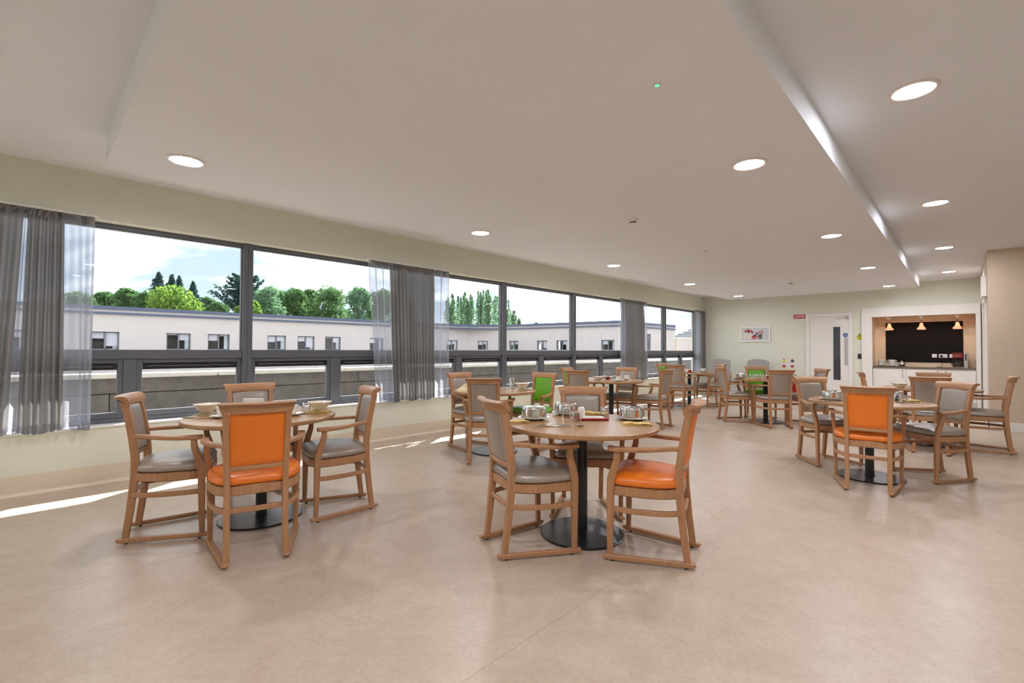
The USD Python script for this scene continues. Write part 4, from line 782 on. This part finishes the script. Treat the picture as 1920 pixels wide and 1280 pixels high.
w = obj('sash_window', join(box(42.94, 43, 18.6, 18.66, 1.05, 1.9), box(42.94, 43, 19.26, 19.32, 1.05, 1.9), box(42.94, 43, 18.6, 19.32, 1.05, 1.1), box(42.94, 43, 18.6, 19.32, 1.85, 1.9), box(42.94, 43, 18.6, 19.32, 1.46, 1.5), box(42.95, 43, 18.945, 18.975, 1.1, 1.85)), 'white_gloss', t, False)
obj('window_pane', box(42.975, 42.98, 18.66, 19.26, 1.1, 1.85), 'dark_glass', w, False)
obj('corner_pier', box(42.9, 43.02, 17.2, 19.75, -.2, EV), 'render_coat', t, False)
def leaves(P, size, r, flatness=0.):
    """one small four cornered leaf per point, turned at random."""
    n = len(P); a = r.normal(size=(n, 3)); a[:, 2] *= (1-flatness); a /= np.linalg.norm(a, axis=1, keepdims=True)
    b = r.normal(size=(n, 3)); b[:, 2] *= (1-flatness); b -= a*(a*b).sum(1, keepdims=True); b /= np.linalg.norm(b, axis=1, keepdims=True)
    s = size*r.uniform(.6, 1.25, (n, 1)); V = np.stack([P-a*s*.9, P+b*s*.45, P+a*s*.9, P-b*s*.45], 1).reshape(-1, 3)
    return quads(V, np.arange(4*n).reshape(-1, 4))
def in_blobs(blobs, n, r):
    w = np.array([b[3]*b[3] for b in blobs]); k = r.choice(len(blobs), n, p=w/w.sum()); B = np.array(blobs)[k]
    d = r.normal(size=(n, 3)); d /= np.linalg.norm(d, axis=1, keepdims=True); return B[:, :3]+d*(B[:, 3]*r.uniform(.55, 1.05, n)**.7)[:, None]*np.c_[np.ones(n), np.ones(n), B[:, 4]]
def tree(label, x, y, top, hw, kind, seed):
    r = np.random.default_rng(seed); t = thing('tree', label, 'tree', (x, y, -.15), 0, None); top += .15
    h = top; L = dict(m='leaf_mid', b='leaf_bright', s='leaf_soft', c='needle_dark', d='needle_dark', p='leaf_soft')[kind]
    if kind in 'mbs':
        cz = top-hw*1.15; bl = [(0, 0, cz, hw*.72, 1.)]
        for i in range(22):
            a, el = r.uniform(0, 2*PI), r.uniform(-.6, 1.3); rr = hw*r.uniform(.3, .42); d = hw*.72
            bl.append((d*math.cos(a)*math.cos(el), d*math.sin(a)*math.cos(el), min(cz+d*1.1*math.sin(el), top-rr*.9), rr, .9))
        bl.append((0, 0, top-hw*.4, hw*.4, 1.))
        for i in range(4): bl.append((r.uniform(-.5, .5)*hw, r.uniform(-.5, .5)*hw, cz-hw*1.1-i*.2, hw*.6, 1.3))
        P = in_blobs(bl, int(2600+1000*hw), r); S = .26 if kind != 's' else .22
        obj('foliage', leaves(P, S, r), L, t, False)
    elif kind == 'c':
        n = 5200; d = 7.5*r.uniform(0, 1, n)**.75; lay = (d/.62) % 1; a = r.uniform(0, 2*PI, n); rad = hw*(.10+np.minimum(d/3.6, 1.35))*(.55+.45*lay)*(.8+.2*np.sin(3*a+d*4))*r.uniform(.1, 1, n)**.5
        P = np.c_[rad*np.cos(a), rad*np.sin(a), top-d-.25*rad+r.normal(size=n)*.05]
        obj('foliage', leaves(P, .21, r, .3), L, t, False)
    elif kind == 'd':
        P = []
        for i in range(60):
            f0 = i/60; z = top-.3-f0*5.2; a = r.uniform(0, 2*PI); ln = hw*(.30+.95*f0**.6)*r.uniform(.6, 1.15); m = 190
            s = r.uniform(.03, 1, m); w = .22*ln*(1-s*.6); o = r.normal(size=(m, 2))*w[:, None]*.6; P.append(np.c_[ln*s*math.cos(a)+o[:, 0], ln*s*math.sin(a)+o[:, 1], z+.38*ln*s*s+r.normal(size=m)*.10])
        obj('foliage', leaves(np.vstack(P), .24, r, .5), L, t, False)
    else:
        P = []
        for i in range(9):
            px, py = r.uniform(-.7, .7)*hw, r.uniform(-.7, .7)*hw; hh = h*r.uniform(.82, 1.) if i else h; m = 420; z = hh-(hh-1.5)*r.uniform(0, 1, m)**1.3; q = np.clip((hh-z)/3.5, .03, 1); a = r.uniform(0, 2*PI, m); rr = hw*.6*q**.65*r.uniform(.05, 1.1, m)**.6*(.75+.35*np.sin(z*3.1+i*2))
            P.append(np.c_[px+.25*(hh-z)*0+rr*np.cos(a), py+rr*np.sin(a), z])
        obj('foliage', leaves(np.vstack(P), .21, r), L, t, False)
    hb = h*.78; tr = [tube([(0, 0, 0), (.05, .03, hb*.5), (0, 0, hb)], [.035*h*.5, .022*h*.5, .006*h*.5], 8)]
    if kind in 'mbs':
        for i in range(6):
            a = i*1.05+r.uniform(0, .5); tr.append(tube([(0, 0, h*.3+.04*h*i), (hw*.35*math.cos(a), hw*.35*math.sin(a), h*.45+.05*h*i), (hw*.7*math.cos(a), hw*.7*math.sin(a), min(h*.6+.05*h*i, top-hw*.35))], [.05, .035, .012], 6))
    obj('trunk', join(*tr), 'bark', t, 40)
SC = 70/46
TREES = [
 ('m', 2.4, 5.3, 1.3, 'rounded green tree behind the wing, just beside the first curtain'),
 ('m', 4.0, 5.45, 1.15, 'leftmost rounded green tree fully in view behind the white wing'), ('m', 5.25, 5.81, .95, 'second rounded green tree from the left behind the white wing'), ('m', 6.3, 5.65, .75, 'small green tree left of the bright yellow green tree'),
 ('c', 7.1, 7.27, 1.15, 'tallest dark conifer left of the centre of the first window'), ('c', 7.95, 7.15, .9, 'left of the two joined dark conifers behind the bright tree'), ('c', 8.45, 7.12, .9, 'right of the two joined dark conifers behind the bright tree'), ('c', 9.4, 6.77, 1.0, 'lone dark conifer right of the bright tree'),
 ('b', 8.05, 6.45, 1.75, 'bright yellow green maple in front of the conifers'), ('s', 10.4, 5.6, .75, 'pale small tree between the bright tree and the cedar'), ('m', 11.2, 5.2, .7, 'low green tree under the left cedar branches'),
 ('d', 13.2, 7.7, 2.0, 'wide dark cedar with tiered branches behind the window post'), ('b', 13.6, 5.6, .8, 'small bright tree under the cedar'), ('s', 15.3, 7.0, 1.3, 'pale green tree right of the cedar'), ('m', 16.4, 6.7, 1.0, 'green tree second right of the cedar'),
 ('m', 17.5, 7.03, 1.2, 'green tree third right of the cedar'), ('m', 19.1, 7.1, 1.1, 'green tree left of the large round tree'), ('m', 20.9, 7.64, 2.1, 'large round green tree in the second window'), ('s', 24.1, 7.85, 1.15, 'upright bluish green tree beside the middle curtain'), ('m', 25.5, 7.2, 1.0, 'green tree partly behind the middle curtain'), ('m', 27.0, 7.9, 1.3, 'dark green tree seen through the middle curtain'), ('m', 29.5, 7.6, 1.4, 'green tree hidden behind the middle curtain')]
for i, (k, x, z, hw, l) in enumerate(TREES):
    front = k == 'b'; d = (1, 1.12, 1.05, .95, 1.2)[i % 5] if not front else .88
    tree(l, x*SC*d, 70*d, 1.24+(z-1.24)*SC*d, hw*SC*1.15, k, 100+i)
for i, (x, z, hw, l) in enumerate([(35.1, 7.9, .9, 'leftmost poplar plume beside the middle curtain'), (36.6, 8.26, .9, 'second poplar from the left'), (38.2, 8.0, .9, 'third poplar from the left'), (39.7, 8.73, .9, 'fourth poplar from the left'), (41.2, 8.94, .9, 'tallest poplar, left of the window post'), (42.9, 8.6, .9, 'poplar behind the window post'), (44.1, 7.9, .9, 'poplar just right of the window post'), (45.4, 6.6, .8, 'low poplar right of the window post'), (46.6, 5.5, .6, 'lowest bushy tree at the right end of the poplars')]):
    d = (1, 1.09, .95, 1.05)[i % 4]; tree(l, x*SC*d, 44*SC*d, 1.24+(z-1.24)*SC*d, hw*SC, 'p', 200+i)
tree('tiny tree top showing above the roof corner of the wing', 50.4*SC, 44*SC, 1.24+3.8*SC, .45*SC, 'm', 300)
